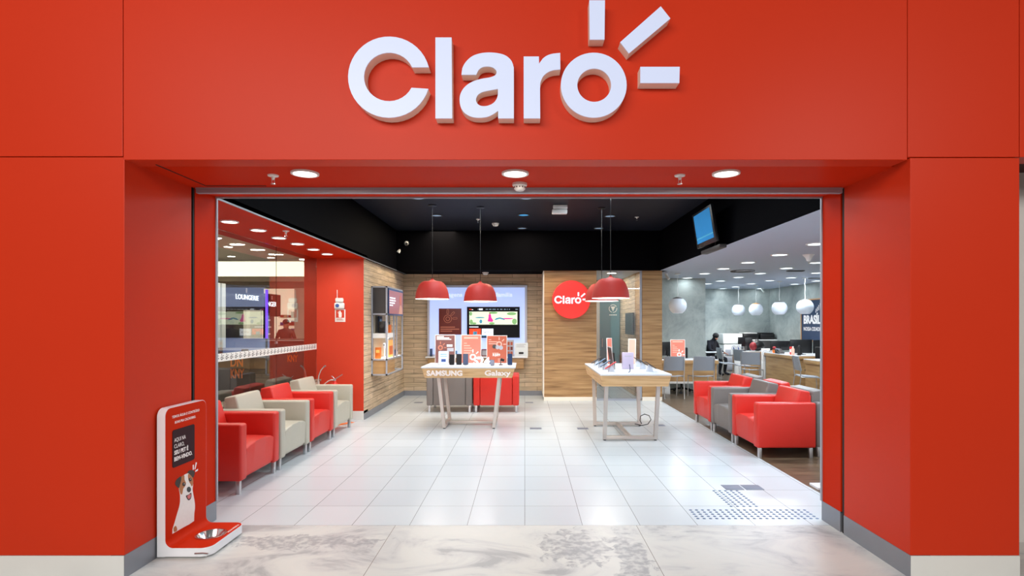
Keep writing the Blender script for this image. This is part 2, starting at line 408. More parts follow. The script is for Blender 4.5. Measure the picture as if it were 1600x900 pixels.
sbox('baseboard_reveal_left', -2.5, -2.417, 3.348, 4.025, 0, .139, 'alu_base')
sbox('baseboard_reveal_left_inner', -2.5, -2.417, 4.065, 4.345, 0, .149, 'alu_base')
sbox('baseboard_reveal_right', 2.327, 2.45, 3.348, 4.045, 0, .139, 'alu_base')
sbox('baseboard_reveal_right_inner', 2.327, 2.45, 4.09, 4.345, 0, .149, 'alu_base')
sbox('wall_neighbour_right', 2.992, 9, 3.9, 4.0, 0, 2.6, 'white_wall')
sbox('ceiling_doorway', -2.42, 2.33, 3.50, 4.34, ZS, 2.60, 'red_inner')
# access hatch joint in the soffit
t = MB()
for x0, x1, y0, y1 in ((-2.30, -2.29, 3.45, 3.985), (-2.29, -1.86, 3.98, 3.992)): t.box(x0, x1, y0, y1, ZS-.003, ZS+.002, 'seam')
tag(t.build('access_hatch'), 'dark joint lines of an access hatch in the left of the red doorway soffit', 'hatch')
# roller shutter bottom bar
t = thing('roller_shutter', 'grey metal bottom bar of the rolled-up shutter across the doorway head', 'shutter', (0, 4.06, 2.49))
MB().box(-2.40, 2.318, -.02, .02, 0, .04, 'alu', .004).box(-2.40, 2.318, -.023, -.0, .030, .0395, 'alu').build('bottom_bar', t)
for sx in (-2.437, 2.334): MB().box(sx, sx+.014, -.016, .012, -2.49, .0395, 'black_gap').build('guide_rail', t)
sbox('trim_3', -2.425, -2.41, 4.335, 4.355, .149, ZS, 'alu')
sbox('trim_4', 2.32, 2.335, 4.335, 4.355, .149, ZS, 'alu')
sbox('trim_5', -2.41, 2.32, 4.335, 4.35, ZS-.012, ZS, 'alu')
sbox('wall_front_inside', -3.5, 9, 4.345, 4.40, 2.56, 3.45, 'black_paint')
sbox('wall_office_front', 2.72, 7.7, 4.30, 4.40, 0, 2.6, 'white_wall')
# dark middle ceiling and its bulkheads
sbox('ceiling_shop', -2.6, 2.75, 4.40, 10.9, 3.33, 3.42, 'black_ceiling')
sbox('wall_bulkhead_left', -2.6, -2.5, 4.40, 11.8, 2.551, 3.33, 'black_paint')
sbox('trim_6', -2.503, -2.496, 4.40, 11.7, 2.545, 2.56, 'alu_base')
sbox('wall_bulkhead_right', 2.655, 2.75, 4.40, 10.9, 2.562, 3.33, 'black_paint')
sbox('wall_bulkhead_back', -2.5, 2.655, 10.80, 10.89, 2.557, 3.33, 'black_paint')
sbox('ceiling_back', -2.5, .38, 10.89, 11.75, 2.557, 2.62, 'black_paint')
sbox('ceiling_left', -3.5, -2.5, 4.40, 8.80, 2.55, 2.60, 'red_inner')
sbox('ceiling_office', 2.657, 7.7, 4.40, 17.2, 2.56, 2.64, 'office_ceiling')
sbox('ceiling_niche', .38, 2.8, 10.89, 13.5, 2.56, 2.62, 'office_ceiling')
# shop walls
sbox('wall_column_left', -3.5, -2.552, 8.77, 9.0, .14, 2.55, 'red_column')
sbox('baseboard_column', -3.5, -2.55, 8.765, 9.0, 0, .14, 'stone_base')
sbox('wall_left', -2.75, -2.55, 8.775, 11.8, .10, 2.56, 'wood_brick')
sbox('baseboard_left', -2.75, -2.538, 8.775, 11.7, 0, .10, 'alu_base')
sbox('wall_back', -2.7, .5, 11.70, 11.85, .10, 2.6, 'wood_brick')
sbox('baseboard_back', -2.55, .38, 11.685, 11.85, 0, .10, 'alu_base')
sbox('wall_oak_panel', .38, 1.41, 10.90, 11.9, .075, 2.557, 'oak_panel')
sbox('trim_7', .362, .38, 10.895, 11.7, .075, 2.557, 'white_side')
sbox('baseboard_oak_panel', .375, 1.41, 10.89, 11.0, 0, .075, 'white_side')
sbox('wall_oak_pier', 2.31, 2.70, 10.90, 11.6, .075, 2.557, 'oak_panel')
sbox('baseboard_oak_pier', 2.31, 2.70, 10.89, 11.0, 0, .075, 'white_side')
sbox('wall_niche_right', 2.30, 2.64, 11.6, 13.4, 0, 2.56, 'wood_brick')
sbox('wall_niche_left', 1.2, 1.41, 11.9, 13.4, 0, 2.56, 'white_wall')
sbox('wall_niche_back', 1.2, 2.64, 13.4, 13.5, 0, 2.6, 'beige_dark')
# concrete office walls
sbox('wall_office_column', 2.64, 4.19, 12.86, 17.1, 0, 2.56, 'concrete')
sbox('wall_office_back', 4.19, 7.7, 17.0, 17.2, 0, 2.56, 'concrete')
sbox('wall_office_right', 7.5, 7.7, 4.40, 17.0, 0, 2.56, 'concrete')
# niche door with its emblem
d = struct(MB().box(1.80, 2.285, 13.33, 13.38, .02, 2.40, 'teal_door').box(1.72, 1.80, 13.33, 13.39, 0, 2.45, 'white_wall').build('door_1'))
t = MB(); T = FRONT(2.12, 13.328, 1.87)
arc = lambda a0, a1, r0, r1, n=12: [(r1*math.cos(a0+(a1-a0)*i/n), r1*math.sin(a0+(a1-a0)*i/n)) for i in range(n+1)]+[(r0*math.cos(a1-(a1-a0)*i/n), r0*math.sin(a1-(a1-a0)*i/n)) for i in range(n+1)]
for k in range(3): t.shape([arc(.5+k*2.09, 2.3+k*2.09, .085, .10)], .004, 'print_white', T)
t.shape([[(-.055, .05), (.055, .05), (.02, -.02), (0, -.07), (-.02, -.02)]], .004, 'print_white', T)
for k in range(5): t.box(-.09+k*.038, -.062+k*.038, -.165, -.14, 0, .004, 'print_white', T=T)
t.build('door_emblem', d)
MB().tube([(1.86, 13.31, .95), (1.86, 13.31, 1.15)], .012, 'steel').box(1.85, 1.87, 13.31, 13.335, 1.0, 1.01, 'steel').build('door_handle', d)
# glass front of the niche
g = struct(MB().box(1.412, 2.306, 10.935, 10.947, .04, 2.55, 'clear_glass').build('window_2'))
MB().box(2.27, 2.306, 10.915, 10.96, .04, 2.55, 'alu').build('window_frame', g)
MB().box(1.412, 2.27, 10.925, 10.957, .0, .04, 'alu').build('window_frame', g)
# side glazing towards the mall
sbox('wall_left_plinth', -3.42, -3.24, 4.40, 8.76, 0, .62, 'beige')
sbox('trim_8', -3.44, -3.22, 4.40, 8.765, .62, .645, 'beige_dark')
g = struct(MB().box(-3.36, -3.24, 4.36, 4.42, .645, 2.55, 'alu').build('window_1'))
for y0, y1 in ((4.42, 5.86), (5.868, 7.346), (7.354, 8.765)):
    MB().box(-3.306, -3.294, y0, y1, .645, 2.548, 'pane_glass').build('pane', g, smooth=False)
MB().box(-3.32, -3.285, 7.33, 7.37, 1.26, 1.29, 'steel').box(-3.32, -3.285, 5.85, 5.88, 1.26, 1.29, 'steel').build('glass_clip', g)
# printed safety band of little suns stuck on the glass
def sun(r, w=.16):
    """ring with three rays, unit size about 1"""
    k = r
    out = [[circ(-.1*k, -.12*k, .36*k, 20), circ(-.1*k, -.12*k, .19*k, 20)]]
    for a in (PI/2, PI/4, 0):
        c, s_ = math.cos(a), math.sin(a); ox, oy = -.1*k, -.12*k
        p = [(ox+c*.5*k-s_*w*.5*k, oy+s_*.5*k+c*w*.5*k), (ox+c*.5*k+s_*w*.5*k, oy+s_*.5*k-c*w*.5*k), (ox+c*.85*k+s_*w*.5*k, oy+s_*.85*k-c*w*.5*k), (ox+c*.85*k-s_*w*.5*k, oy+s_*.85*k+c*w*.5*k)]
        out.append([p])
    return out
t = thing('safety_band', 'pale film band printed with little dark suns stuck along the side glass', 'sticker', (-3.29, 4.5, 1.12))
MB().box(0, .001, 0, 4.26, 0, .088, 'stone_base').build('film', t)
b = MB(); y = .05
while y < 4.2:
    for lp in sun(.055): b.shape(lp, .001, 'dark_grey', EAST(.001, y, .042))
    y += .098
b.build('print', t)
# mall corridor beyond the glass
sbox('ceiling_corridor', -16, -3.45, 4.40, 13.75, 3.05, 3.12, 'mall_ceiling')
sbox('ceiling_corridor_cove', -16, -3.45, 13.6, 16.4, 3.7, 3.8, 'mall_ceiling')
sbox('wall_corridor_cove', -16, -3.45, 16.2, 16.3, 2.66, 3.7, 'cove_glow')
sbox('trim_9', -16, -3.45, 15.7, 16.2, 2.70, 2.84, 'beige')
sbox('trim_10', -16, -3.45, 15.9, 16.2, 2.52, 2.70, 'beige_dark')
sbox('wall_corridor_side', -3.49, -3.43, 9.0, 24, 0, 3.1, 'beige_dark')
sbox('wall_corridor_end', -16, -3.4, 21, 21.2, 0, 3.2, 'mall_shop')
sbox('ceiling_corridor_far', -16, -3.45, 16.3, 21, 2.95, 3.0, 'mall_ceiling')
sbox('wall_corridor_pier', -6.62, -6.15, 15.9, 16.2, 0, 2.52, 'beige')

# ================================================================== FACADE SIGN
t = thing('shop_sign', 'large white raised letters reading Claro with three sun rays on the red fascia', 'sign', (0, 3.35, 2.75))
def LP(px, py): return ((520+px/2.857-820)*3.268/F, 1.55+(503-py/2.857)*3.268/F-2.75)
def carc(cx, cy, rx, ry, a0, a1, n=28): return [LP(cx+rx*math.cos(math.radians(a0+(a1-a0)*i/n)), cy-ry*math.sin(math.radians(a0+(a1-a0)*i/n))) for i in range(n+1)]
def spl(pts, k=4):                           # smooth the corners marked by 3-tuples (Catmull-Rom)
    out = []; n = len(pts)
    for i in range(n):
        p1, p2 = pts[i], pts[(i+1) % n]
        if len(p1) == 2 or len(p2) == 2: out.append(p1[:2]); continue
        p0 = pts[i-1] if len(p1) == 3 else p1; p3 = pts[(i+2) % n]
        for j in range(k):
            u = j/k
            out.append(tuple(.5*(2*p1[a]+(p2[a]-p0[a])*u+(2*p0[a]-5*p1[a]+4*p2[a]-p3[a])*u*u+(3*p1[a]-p0[a]-3*p2[a]+p3[a])*u**3) for a in (0, 1)))
    return out
cC = carc(251, 344, 183, 181, 14.2, 343.2, 40)+carc(251, 343, 112, 108.5, 333.5, 23.4, 30)
# the C runs counter-clockwise from its upper terminal to its lower one
A = [(808, 528), (808, 325, 0), (806, 295, 0), (795, 268, 0), (770, 247, 0), (735, 237, 0), (697, 234, 0), (658, 238, 0), (622, 251, 0), (594, 276, 0), (578, 305, 0), (574, 333), (640, 333), (649, 314, 0), (666, 300, 0), (690, 296, 0), (712, 300, 0), (727, 311, 0), (731, 324, 0), (724, 336, 0), (702, 345, 0), (662, 352, 0), (622, 365, 0), (590, 387, 0), (571, 416, 0), (566, 447, 0), (572, 480, 0), (590, 505, 0), (620, 521, 0), (655, 525, 0), (690, 521, 0), (718, 508, 0), (738, 494), (738, 528)]
AH = [(737, 396), (700, 403, 0), (666, 411, 0), (646, 425, 0), (639, 445, 0), (646, 463, 0), (664, 473, 0), (690, 472, 0), (715, 461, 0), (731, 442, 0), (737, 420, 0)]
R_ = [(852, 252), (920, 252), (921, 284), (936, 263, 0), (958, 247, 0), (985, 239, 0), (1015, 236), (1016, 309), (988, 312, 0), (960, 322, 0), (938, 342, 0), (926, 372, 0), (925, 400), (926, 528), (852, 528)]
lp = lambda q: [LP(*p) for p in spl(q)]
logo = [('letter', [cC]), ('letter', [[LP(458, 167), LP(530, 167), LP(533, 528), LP(458, 528)]]), ('letter', [lp(A), lp(AH)]), ('letter', [lp(R_)]),
        ('letter', [carc(1165, 380, 147, 145, 0, 353, 50), carc(1167, 380, 75.5, 74.5, 0, 352, 40)]),
        ('ray', [[LP(1145, 1), LP(1215, 1), LP(1213, 176), LP(1147, 176)]]), ('ray', [[LP(1464, 28), LP(1507, 82), LP(1322, 238), LP(1283, 188)]]), ('ray', [[LP(1373, 298), LP(1549, 298), LP(1547, 370), LP(1373, 370)]])]
for nm, loops in logo:
    b = MB(); b.shape(loops, .076, 'white_side', FRONT(0, 0, 0)); b.shape(loops, .006, 'white_face', FRONT(0, -.076, 0)); b.build(nm, t)
xs = [p[0] for l in logo for q in l[1] for p in q]; zs = [p[1] for l in logo for q in l[1] for p in q]
LX0, LX1, LZ0, LZ1 = min(xs), max(xs), min(zs), max(zs)
def small_logo(b, T, width, m, depth):       # the same wordmark at another size, centred
    k = width/(LX1-LX0); cx, cz = (LX0+LX1)/2, (LZ0+LZ1)/2
    for nm, loops in logo: b.shape([[((x-cx)*k, (z-cz)*k) for x, z in q] for q in loops], depth, m, T)

# ================================================================== DOWNLIGHTS, SPRINKLERS
def downlight(x, y, z, r, label, group, glow='lamp_glow', power=0, col=(1, .9, .78), ring='white_plastic', spread=180):
    t = thing('downlight', label, 'light', (x, y, z), 0, group)
    MB().lathe([(r*.80, -.001), (r*.82, -.012), (r*.98, -.012), (r, -.001)], ring, n=28).build('trim_ring', t)
    MB().lathe([(0, -.005), (r*.8, -.005), (r*.8, -.0005), (0, -.0005)], glow, n=28).build('lens', LAST[0])
    if power: area('lamp_light', (0, 0, -.014), (0, 0, 0), r*1.5, power, col, disk=True, parent=t, spread=spread)
    return t
for (x, y), w_ in zip(((-1.444, 3.64), (-.063, 3.64), (1.322, 3.64)), ('left', 'middle', 'right')):
    downlight(x, y, ZS, .090, 'large round white downlight, the %s one of three in the red doorway soffit' % w_, 'doorway downlights', power=3.5)
for i, (x, y) in enumerate(((-2.93, 5.5), (-2.89, 6.01), (-2.91, 6.56), (-2.90, 7.07), (-2.90, 7.6), (-2.90, 8.13))):
    downlight(x, y, 2.55, .085, 'round downlight in the red strip ceiling, %s' % ('nearest the doorway', 'second from the doorway', 'third from the doorway', 'fourth from the doorway', 'fifth from the doorway', 'farthest, next to the red column')[i], 'downlights over the left armchairs', power=6.5)
def sprinkler(x, y, z, label):
    t = thing('sprinkler', label, 'sprinkler', (x, y, z), 0, 'sprinklers')
    MB().lathe([(0, 0), (.036, 0), (.034, -.008), (.012, -.012), (.010, -.03), (0, -.03)], 'white_plastic', n=20).build('rosette', t)
    MB().tube([(-.008, 0, -.028), (-.009, 0, -.05), (0, 0, -.058)], .002, 'steel').tube([(.008, 0, -.028), (.009, 0, -.05), (0, 0, -.058)], .002, 'steel').lathe([(0, -.058), (.016, -.058), (.016, -.061), (0, -.061)], 'steel').build('deflector', t)
sprinkler(-1.68, 3.70, ZS, 'small sprinkler head in the red doorway soffit left of the left downlight')
sprinkler(1.035, 3.70, ZS, 'small sprinkler head in the red doorway soffit left of the right downlight')
sprinkler(-2.62, 6.08, 2.55, 'tiny sprinkler head in the red strip ceiling over the left armchairs')
sprinkler(-.81, 9.6, 3.33, 'tiny sprinkler head on the black ceiling behind the left pendant lamps')
sprinkler(1.9, 9.4, 3.33, 'tiny sprinkler head on the black ceiling right of the right pendant lamps')
def detector(x, y, z, r, label):
    t = thing('smoke_detector', label, 'smoke detector', (x, y, z), 0, 'smoke detectors')
    MB().lathe([(0, 0), (r, 0), (r, -.016), (r*.92, -.02), (0, -.02)], 'white_plastic', n=24).build('base', t)
    MB().lathe([(r*.8, -.02), (r*.78, -.04), (r*.55, -.052), (0, -.054)], 'white_plastic', n=24).build('sensor_head', t)
    b = MB()
    for k in range(12):
        a = 2*PI*k/12; b.box(-.004, .004, r*.78, r*.81, -.036, -.026, 'black_plastic', T=Matrix.Rotation(a, 4, 'Z'))
    b.build('sensor_slots', t)
detector(-.036, 3.92, ZS, .052, 'round white smoke detector on the red doorway soffit behind the middle downlight')
detector(-.53, 10.0, 3.33, .065, 'small white smoke detector on the black ceiling between the pendant pairs')
detector(-.80, 11.25, 2.557, .065, 'small white smoke detector under the low black ceiling above the light box')
for x, y, g_ in ((-1.47, 9.25, 'dim'), (-.02, 9.2, 'cyan'), (1.43, 9.3, 'dim'), (-.05, 10.5, 'dim'), (1.40, 10.5, 'dim'), (-1.53, 7.95, 'dim'), (.02, 7.95, 'dim')):
    nm = {(-1.47, 9.25): 'behind the cord of the left pendant lamp', (-.02, 9.2): 'middle of the row, tinted cyan', (1.43, 9.3): 'above the right pendant lamps', (-.05, 10.5): 'in the middle near the back bulkhead', (1.40, 10.5): 'on the right near the back bulkhead', (-1.53, 7.95): 'at the left just inside the doorway head', (.02, 7.95): 'in the middle just inside the doorway head'}[(x, y)]
    downlight(x, y, 3.33, .10, 'dim recessed downlight in the black ceiling, '+nm, 'downlights in the black ceiling', glow='lamp_'+g_, ring='dark_grey')
t = thing('emergency_light', 'white twin-head emergency light hanging from the black ceiling in the middle', 'light', (.54, 8.45, 3.33))
MB().box(-.11, .11, -.04, .04, -.062, 0, 'white_plastic', .01).build('housing', t)
MB().box(-.125, .105, -.045, .045, -.135, -.068, 'white_plastic', .012).build('lamp_head', t)
for sx in (-.06, .06): MB().tube([(sx, 0, -.07), (sx, 0, -.055)], .012, 'white_plastic').build('hinge', t)
t = thing('security_camera', 'white bullet security camera on the black left bulkhead', 'camera', (-2.5, 10.9, 3.02), 0, 'security cameras')
MB().tube([(0, 0, 0), (.06, -.02, 0), (.09, -.04, -.03)], .014, 'white_plastic').build('bracket', t)
MB().tube([(.12, -.02, .02), (.03, -.10, -.12)], .034, 'white_plastic', 16).build('housing', t)
t = thing('dome_camera', 'white dome security camera beside the bullet camera on the dark bulkhead', 'camera', (-2.3, 10.8, 3.08), 0, 'security cameras')
MB().lathe([(0, 0), (.055, 0), (.055, -.03), (0, -.03)], 'white_plastic', T=Matrix.Rotation(-PI/2, 4, 'X') @ Matrix.Scale(-1, 4, (0, 0, 1)) @ Matrix.Identity(4)).build('base', t)
MB().sphere((0, -.035, 0), .042, 'white_plastic').sphere((0.01, -.055, -.012), .026, 'black_plastic').build('dome', t)

# ================================================================== PENDANTS
def pendant(name, x, y, z, ztop, label):
    t = thing(name, label, 'pendant lamp', (x, y, z), 0, 'red pendant lamps')
    R = .258
    prof = [(R, 0), (R*.965, .07), (R*.90, .14), (R*.79, .205), (R*.64, .25), (R*.50, .268), (R*.2, .278), (.018, .30), (.018, .315), (0, .315)]
    MB().lathe(prof, 'pendant_red', n=48).build('lamp_shade', t); ls = LAST[0]
    MB().lathe([(R-.002, .0005), (R*.955, .07), (R*.89, .138), (R*.78, .20), (R*.63, .244), (0, .26)], 'pendant_inner', n=48).build('inner_reflector', ls)
    MB().tube([(0, 0, .315), (0, 0, ztop-z)], .004, 'black_plastic').build('cord', t)
    MB().lathe([(0, 0), (.065, 0), (.065, -.012), (.02, -.02), (0, -.02)], 'black_plastic', (0, 0, ztop-z), 24).build('ceiling_rose', t)
    MB().sphere((0, 0, .12), .045, 'lamp_glow').tube([(0, 0, .15), (0, 0, .24)], .02, 'white_plastic').build('bulb', t)
    area('lamp_light', (0, 0, .06), (0, 0, 0), .3, 10, (1, .96, .92), disk=True, parent=t)
pendant('pendant_lamp', -1.41, 8.45, 1.90, 3.33, 'red dome pendant lamp leftmost, in front of the light box\'s left end')
pendant('pendant_lamp', -.69, 8.6, 1.868, 3.33, 'red dome pendant lamp in front of the middle of the light box')
pendant('pendant_lamp', 1.18, 7.62, 1.875, 3.33, 'red dome pendant lamp nearest the camera, over the right display table')
pendant('pendant_lamp', 1.20, 8.65, 1.875, 3.33, 'red dome pendant lamp half hidden behind the near one over the right table')

# ================================================================== ARMCHAIRS
def armchair(leather, label, group):
    t = thing('armchair', label, 'armchair', (0, 0, 0), 0, group)
    D, W, a = .335, .39, .115
    for s in (-1, 1):
        y0, y1 = (W-a, W) if s > 0 else (-W, -W+a)
        MB().box(-D, D, y0, y1, .12, .632, leather, .022, seg=3).build('armrest', t)
    MB().box(-D+.02, D-.035, -W+a+.001, W-a-.001, .125, .30, leather, .008).build('base', t)
    b = bmesh.new(); nx, ny = 10, 12; w2 = W-a-.004          # crowned seat cushion whose front drops to the base
    x0, x1 = -.14, D-.006
    top = [[b.verts.new((x0+(x1-x0)*i/nx, -w2+2*w2*j/ny, .395+.038*(1-(2*j/ny-1)**4)*(1-(.0 if i < nx*.7 else .15*(i/nx-.7)/.3)))) for j in range(ny+1)] for i in range(nx+1)]
    for i in range(nx):
        for j in range(ny): b.faces.new((top[i][j], top[i+1][j], top[i+1][j+1], top[i][j+1]))
    r = bmesh.ops.extrude_edge_only(b, edges=[e for e in b.edges if e.is_boundary])
    for v in r['geom']:
        if isinstance(v, bmesh.types.BMVert): v.co.z = .15; v.co.x -= .012 if v.co.x > 0 else 0
    be = [e for e in b.edges if len(e.link_faces) == 2 and e.calc_face_angle(0) > .9]
    bmesh.ops.bevel(b, geom=be, offset=.018, segments=3, affect='EDGES', profile=.5)
    bmesh.ops.recalc_face_normals(b, faces=b.faces)
    m = MB(); m.add(b, leather); m.build('seat', t)
    m = MB()
    m.hexa([(-D+.005, -w2, .30), (-.10, -w2, .40), (-.10, w2, .40), (-D+.005, w2, .30)], [(-D+.005, -w2, .745), (-.205, -w2, .765), (-.205, w2, .765), (-D+.005, w2, .745)], leather, .02)
    m.box(-D, -D+.03, -w2, w2, .125, .70, leather, .008); m.build('backrest', t)
    for sx in (-1, 1):
        for sy in (-1, 1):
            MB().box(sx*(D-.045)-.019, sx*(D-.045)+.019, sy*(W-.045)-.019, sy*(W-.045)+.019, 0, .121, 'steel', .004).build('leg', t)
    return t
protos = {}
def seat_at(col, x, y, rz, label, group):
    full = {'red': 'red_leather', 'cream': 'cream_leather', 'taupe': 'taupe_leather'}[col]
    if col not in protos:
        t = armchair(full, label, group); protos[col] = t; t.location = (x, y, 0); t.rotation_euler = (0, 0, rz); return t
    return dup(protos[col], (x, y, 0), rz, label, group)
GL, GR, GB = 'armchairs along the side glass', 'armchairs on the wood floor', 'armchairs seen from behind'
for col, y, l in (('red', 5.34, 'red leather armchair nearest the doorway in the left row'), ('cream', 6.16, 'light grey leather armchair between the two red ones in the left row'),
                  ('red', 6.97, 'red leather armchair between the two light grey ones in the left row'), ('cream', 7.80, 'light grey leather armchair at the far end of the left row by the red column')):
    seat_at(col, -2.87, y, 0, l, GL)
for col, y, l in (('red', 6.66, 'red leather armchair nearest the doorway in the right front row'), ('taupe', 7.46, 'dark grey leather armchair in the middle of the right front row'), ('red', 8.26, 'red leather armchair at the far end of the right front row')):
    seat_at(col, 2.965, y, PI, l, GR)
for col, y, l in (('taupe', 6.70, 'dark grey armchair back to back with the nearest red one, partly hidden'), ('red', 7.50, 'red armchair back to back with the middle dark grey one'), ('taupe', 8.30, 'dark grey armchair back to back with the far red one')):
    seat_at(col, 3.66, y, 0, l, GR)
seat_at('taupe', -1.29, 9.79, PI/2, 'dark grey leather armchair seen from behind under the left of the left display table', GB)
seat_at('red', -.49, 9.79, PI/2, 'red leather armchair seen from behind under the right of the left display table', GB)

# ================================================================== DISPLAY TABLES
def table(name, x, y, L, W, rz, label, foot, lettered=False):
    """length L along local x, legs lean in along x; W across"""
    t = thing(name, label, 'table', (x, y, 0), rz)
    H = .905
    MB().box(-L/2, L/2, -W/2, W/2, H-.022, H, 'table_white', .003).build('tabletop', t)
    k = .05
    MB().hexa([(-L/2+k, -W/2+.03, .745), (L/2-k, -W/2+.03, .745), (L/2-k, W/2-.03, .745), (-L/2+k, W/2-.03, .745)],
              [(-L/2+.012, -W/2+.006, H-.022), (L/2-.012, -W/2+.006, H-.022), (L/2-.012, W/2-.006, H-.022), (-L/2+.012, W/2-.006, H-.022)], 'oak_table').build('apron', t, smooth=False)
    ap = LAST[0]
    if True:
        SL = lambda x, z: frame((x, -W/2+.03-.024*(z-.745)/.138-.0005, z), (1, 0, 0), (0, -.024, .138))
        if lettered:
            MB().text('SAMSUNG', .105, 'print_white', SL(-.60, .778), .006, .004, .515).build('lettering', ap)
            MB().text('Galaxy', .105, 'print_white', SL(.235, .780), .006, .003, .375).build('lettering', ap)
    q = .024
    xt, xb, yb = L/2-.24, foot, W/2-.11
    for sx in (-1, 1):
        for sy in (-1, 1):
            MB().hexa([(sx*xb-q, sy*yb-q, .012), (sx*xb+q, sy*yb-q, .012), (sx*xb+q, sy*yb+q, .012), (sx*xb-q, sy*yb+q, .012)],
                      [(sx*xt-q, sy*yb-q, .746), (sx*xt+q, sy*yb-q, .746), (sx*xt+q, sy*yb+q, .746), (sx*xt-q, sy*yb+q, .746)], 'brushed', .002).build('leg', t, smooth=False)
            lg = LAST[0]
            MB().lathe([(0, 0), (.018, 0), (.018, .013), (0, .013)], 'rubber', (sx*xb, sy*yb, 0), 16).build('foot', lg)
        MB().box(sx*xb-q, sx*xb+q, -yb+q, yb-q, .015, .058, 'brushed', .002).build('foot_bar', t)
    MB().box(-xb+q, xb-q, -.025, .025, .02, .058, 'brushed', .002).build('stretcher', t)
    return t
t1 = table('display_table', -.812, 8.36, 1.36, .82, 0, 'white-topped display table with oak front lettered SAMSUNG Galaxy and splayed steel legs', .36, True)
t2 = table('display_table', 1.378, 7.76, 1.80, .885, PI/2, 'plain white-topped display table with oak sides at the right, under a red pendant', .50)
TZ = .905
# ---- things on tables
def lines(b, T, x0, y0, ws, h, gap, m, d=.0015):
    for i, w_ in enumerate(ws): b.box(x0, x0+w_, y0-i*gap-h, y0-i*gap, 0, d, m, T=T)
def poster(label, x, y, z, w_, h, rz, back, motif, group, tilt=6):
    t = thing('poster_stand', label, 'poster', (x, y, z), rz, group)
    R0 = Matrix.Rotation(math.radians(-tilt), 4, 'X')
    MB().box(-w_/2, w_/2, 0, .008, 0, h, 'white_plastic', .001, T=R0).build('board', t); bd = LAST[0]
    T = R0 @ FRONT(0, -.0005, 0); b = MB(); e = .008
    b.box(-w_/2+e, w_/2-e, e, h-e, 0, .001, back, T=T)
    T = R0 @ FRONT(0, -.0016, 0)
    if motif == 'dusk':
        lines(b, T, -w_*.42, h*.955, (w_*.35, w_*.62, w_*.72), .014, .022, 'print_white')
        for q in sun(.11, .12): b.shape(q, .001, 'print_line', T @ Matrix.Translation((-w_*.2, h*.58, 0)))
        b.box(w_*.08, w_*.36, h*.58, h*.66, 0, .001, 'print_white', T=T); b.box(w_*.1, w_*.42, h*.42, h*.54, 0, .001, 'print_grey', T=T)
        lines(b, T, -w_*.05, h*.34, (w_*.2, w_*.42, w_*.3), .012, .03, 'print_peach')
    elif motif == 'salmon':
        b.box(-w_*.36, w_*.34, h*.86, h*.92, 0, .001, 'print_peach', T=T)
        lines(b, T, -w_*.36, h*.72, (w_*.15, w_*.30, w_*.38, w_*.42, w_*.32), .014, .038, 'print_peach')
        for q in sun(.14, .12): b.shape(q, .001, 'print_white', T @ Matrix.Translation((w_*.13, h*.26, 0)))
    elif motif == 'price':
        lines(b, T, -w_*.4, h*.86, (w_*.12, w_*.42, w_*.36), .012, .032, 'print_peach')
        for q in sun(.13, .12): b.shape(q, .001, 'print_peach', T @ Matrix.Translation((w_*.15, h*.72, 0)))
        for k, (xx, mm) in enumerate(((-.12, 'dark_grey'), (.03, 'print_grey'), (.2, 'print_grey'))): b.shape([circ(xx*w_*1.0, h*(.60-.02*k), .032, 20)], .002, mm, T)
        b.text('R$89', .055, 'print_white', T @ Matrix.Translation((-w_*.2, h*.26, 0)), .001, .001)
        lines(b, T, -w_*.22, h*.38, (w_*.3,), .010, .03, 'print_peach'); lines(b, T, w_*.05, h*.17, (w_*.28, w_*.32, w_*.2), .008, .02, 'print_peach')
    b.build('print', bd)
    MB().box(-w_*.2, w_*.2, .02, .05, 0, .004, 'white_plastic').box(-.01, .01, .004, .045, 0, h*.18, 'white_plastic').build('easel', t)
    return t
GP = 'posters standing on the tables'
poster('upright brownish poster with a sun, at the left of the left display table', -1.24, 8.62, TZ, .315, .445, 0, 'print_dusk', 'dusk', GP, 3)
poster('upright salmon poster with pale text lines in the middle of the left display table', -.835, 8.62, TZ, .315, .445, 0, 'print_salmon', 'salmon', GP, 3)
poster('upright orange poster with round gadgets and a price on the left display table', -.435, 8.62, TZ, .32, .435, 0, 'print_orange', 'price', GP, 3)
o = MB().box(-.29, .29, -.075, .075, 0, .012, 'white_gloss', .003).build('display_riser', loc=(-1.06, 8.14, TZ)); tag(o, 'low white riser board under the phones on the left display table', 'riser')
def phone(label, x, y, z, w_, h, mscreen, rz=0, tilt=14, group=None, name='phone', stand='stand_white'):
    t = thing(name, label, 'tablet' if name == 'tablet' else 'phone', (x, y, z), rz, group)
    R0 = Matrix.Translation((0, 0, .004)) @ Matrix.Rotation(math.radians(-tilt), 4, 'X')
    MB().prism(rrect(-w_/2, w_/2, 0, h, .01), 0, .008, 'dark_grey', R0 @ FRONT(0, .008, 0)).build('body', t)
    MB().prism(rrect(-w_/2+.004, w_/2-.004, .004, h-.004, .008), 0, .001, mscreen, R0 @ FRONT(0, 0, 0)).build('screen', LAST[0])
    MB().prism([(.004, 0), (.07, 0), (.02, h*.55)], -w_*.22, w_*.22, stand, frame((0, .006, 0), (0, 1, 0), (0, 0, 1))).build('stand', t)
    return t
tb = phone('white tablet showing a pale blue page standing on the left of the left display table', -1.195, 8.14, TZ+.012, .155, .205, 'screen_white', 0, 10, 'gadgets on the left display table', 'tablet')
b = MB(); T = Matrix.Rotation(math.radians(-10), 4, 'X') @ FRONT(0, -.0015, .004)
b.box(-.035, .035, .04, .085, 0, .001, 'sign_blue', T=T); lines(b, T, -.05, .16, (.1, .1), .01, .03, 'screen_teal'); b.build('screen_print', tb)
GPH = 'phones standing on the left display table'
phone('black phone standing upright just right of the white tablet', -1.07, 8.12, TZ+.012, .075, .152, 'screen_black', 0, 6, GPH)
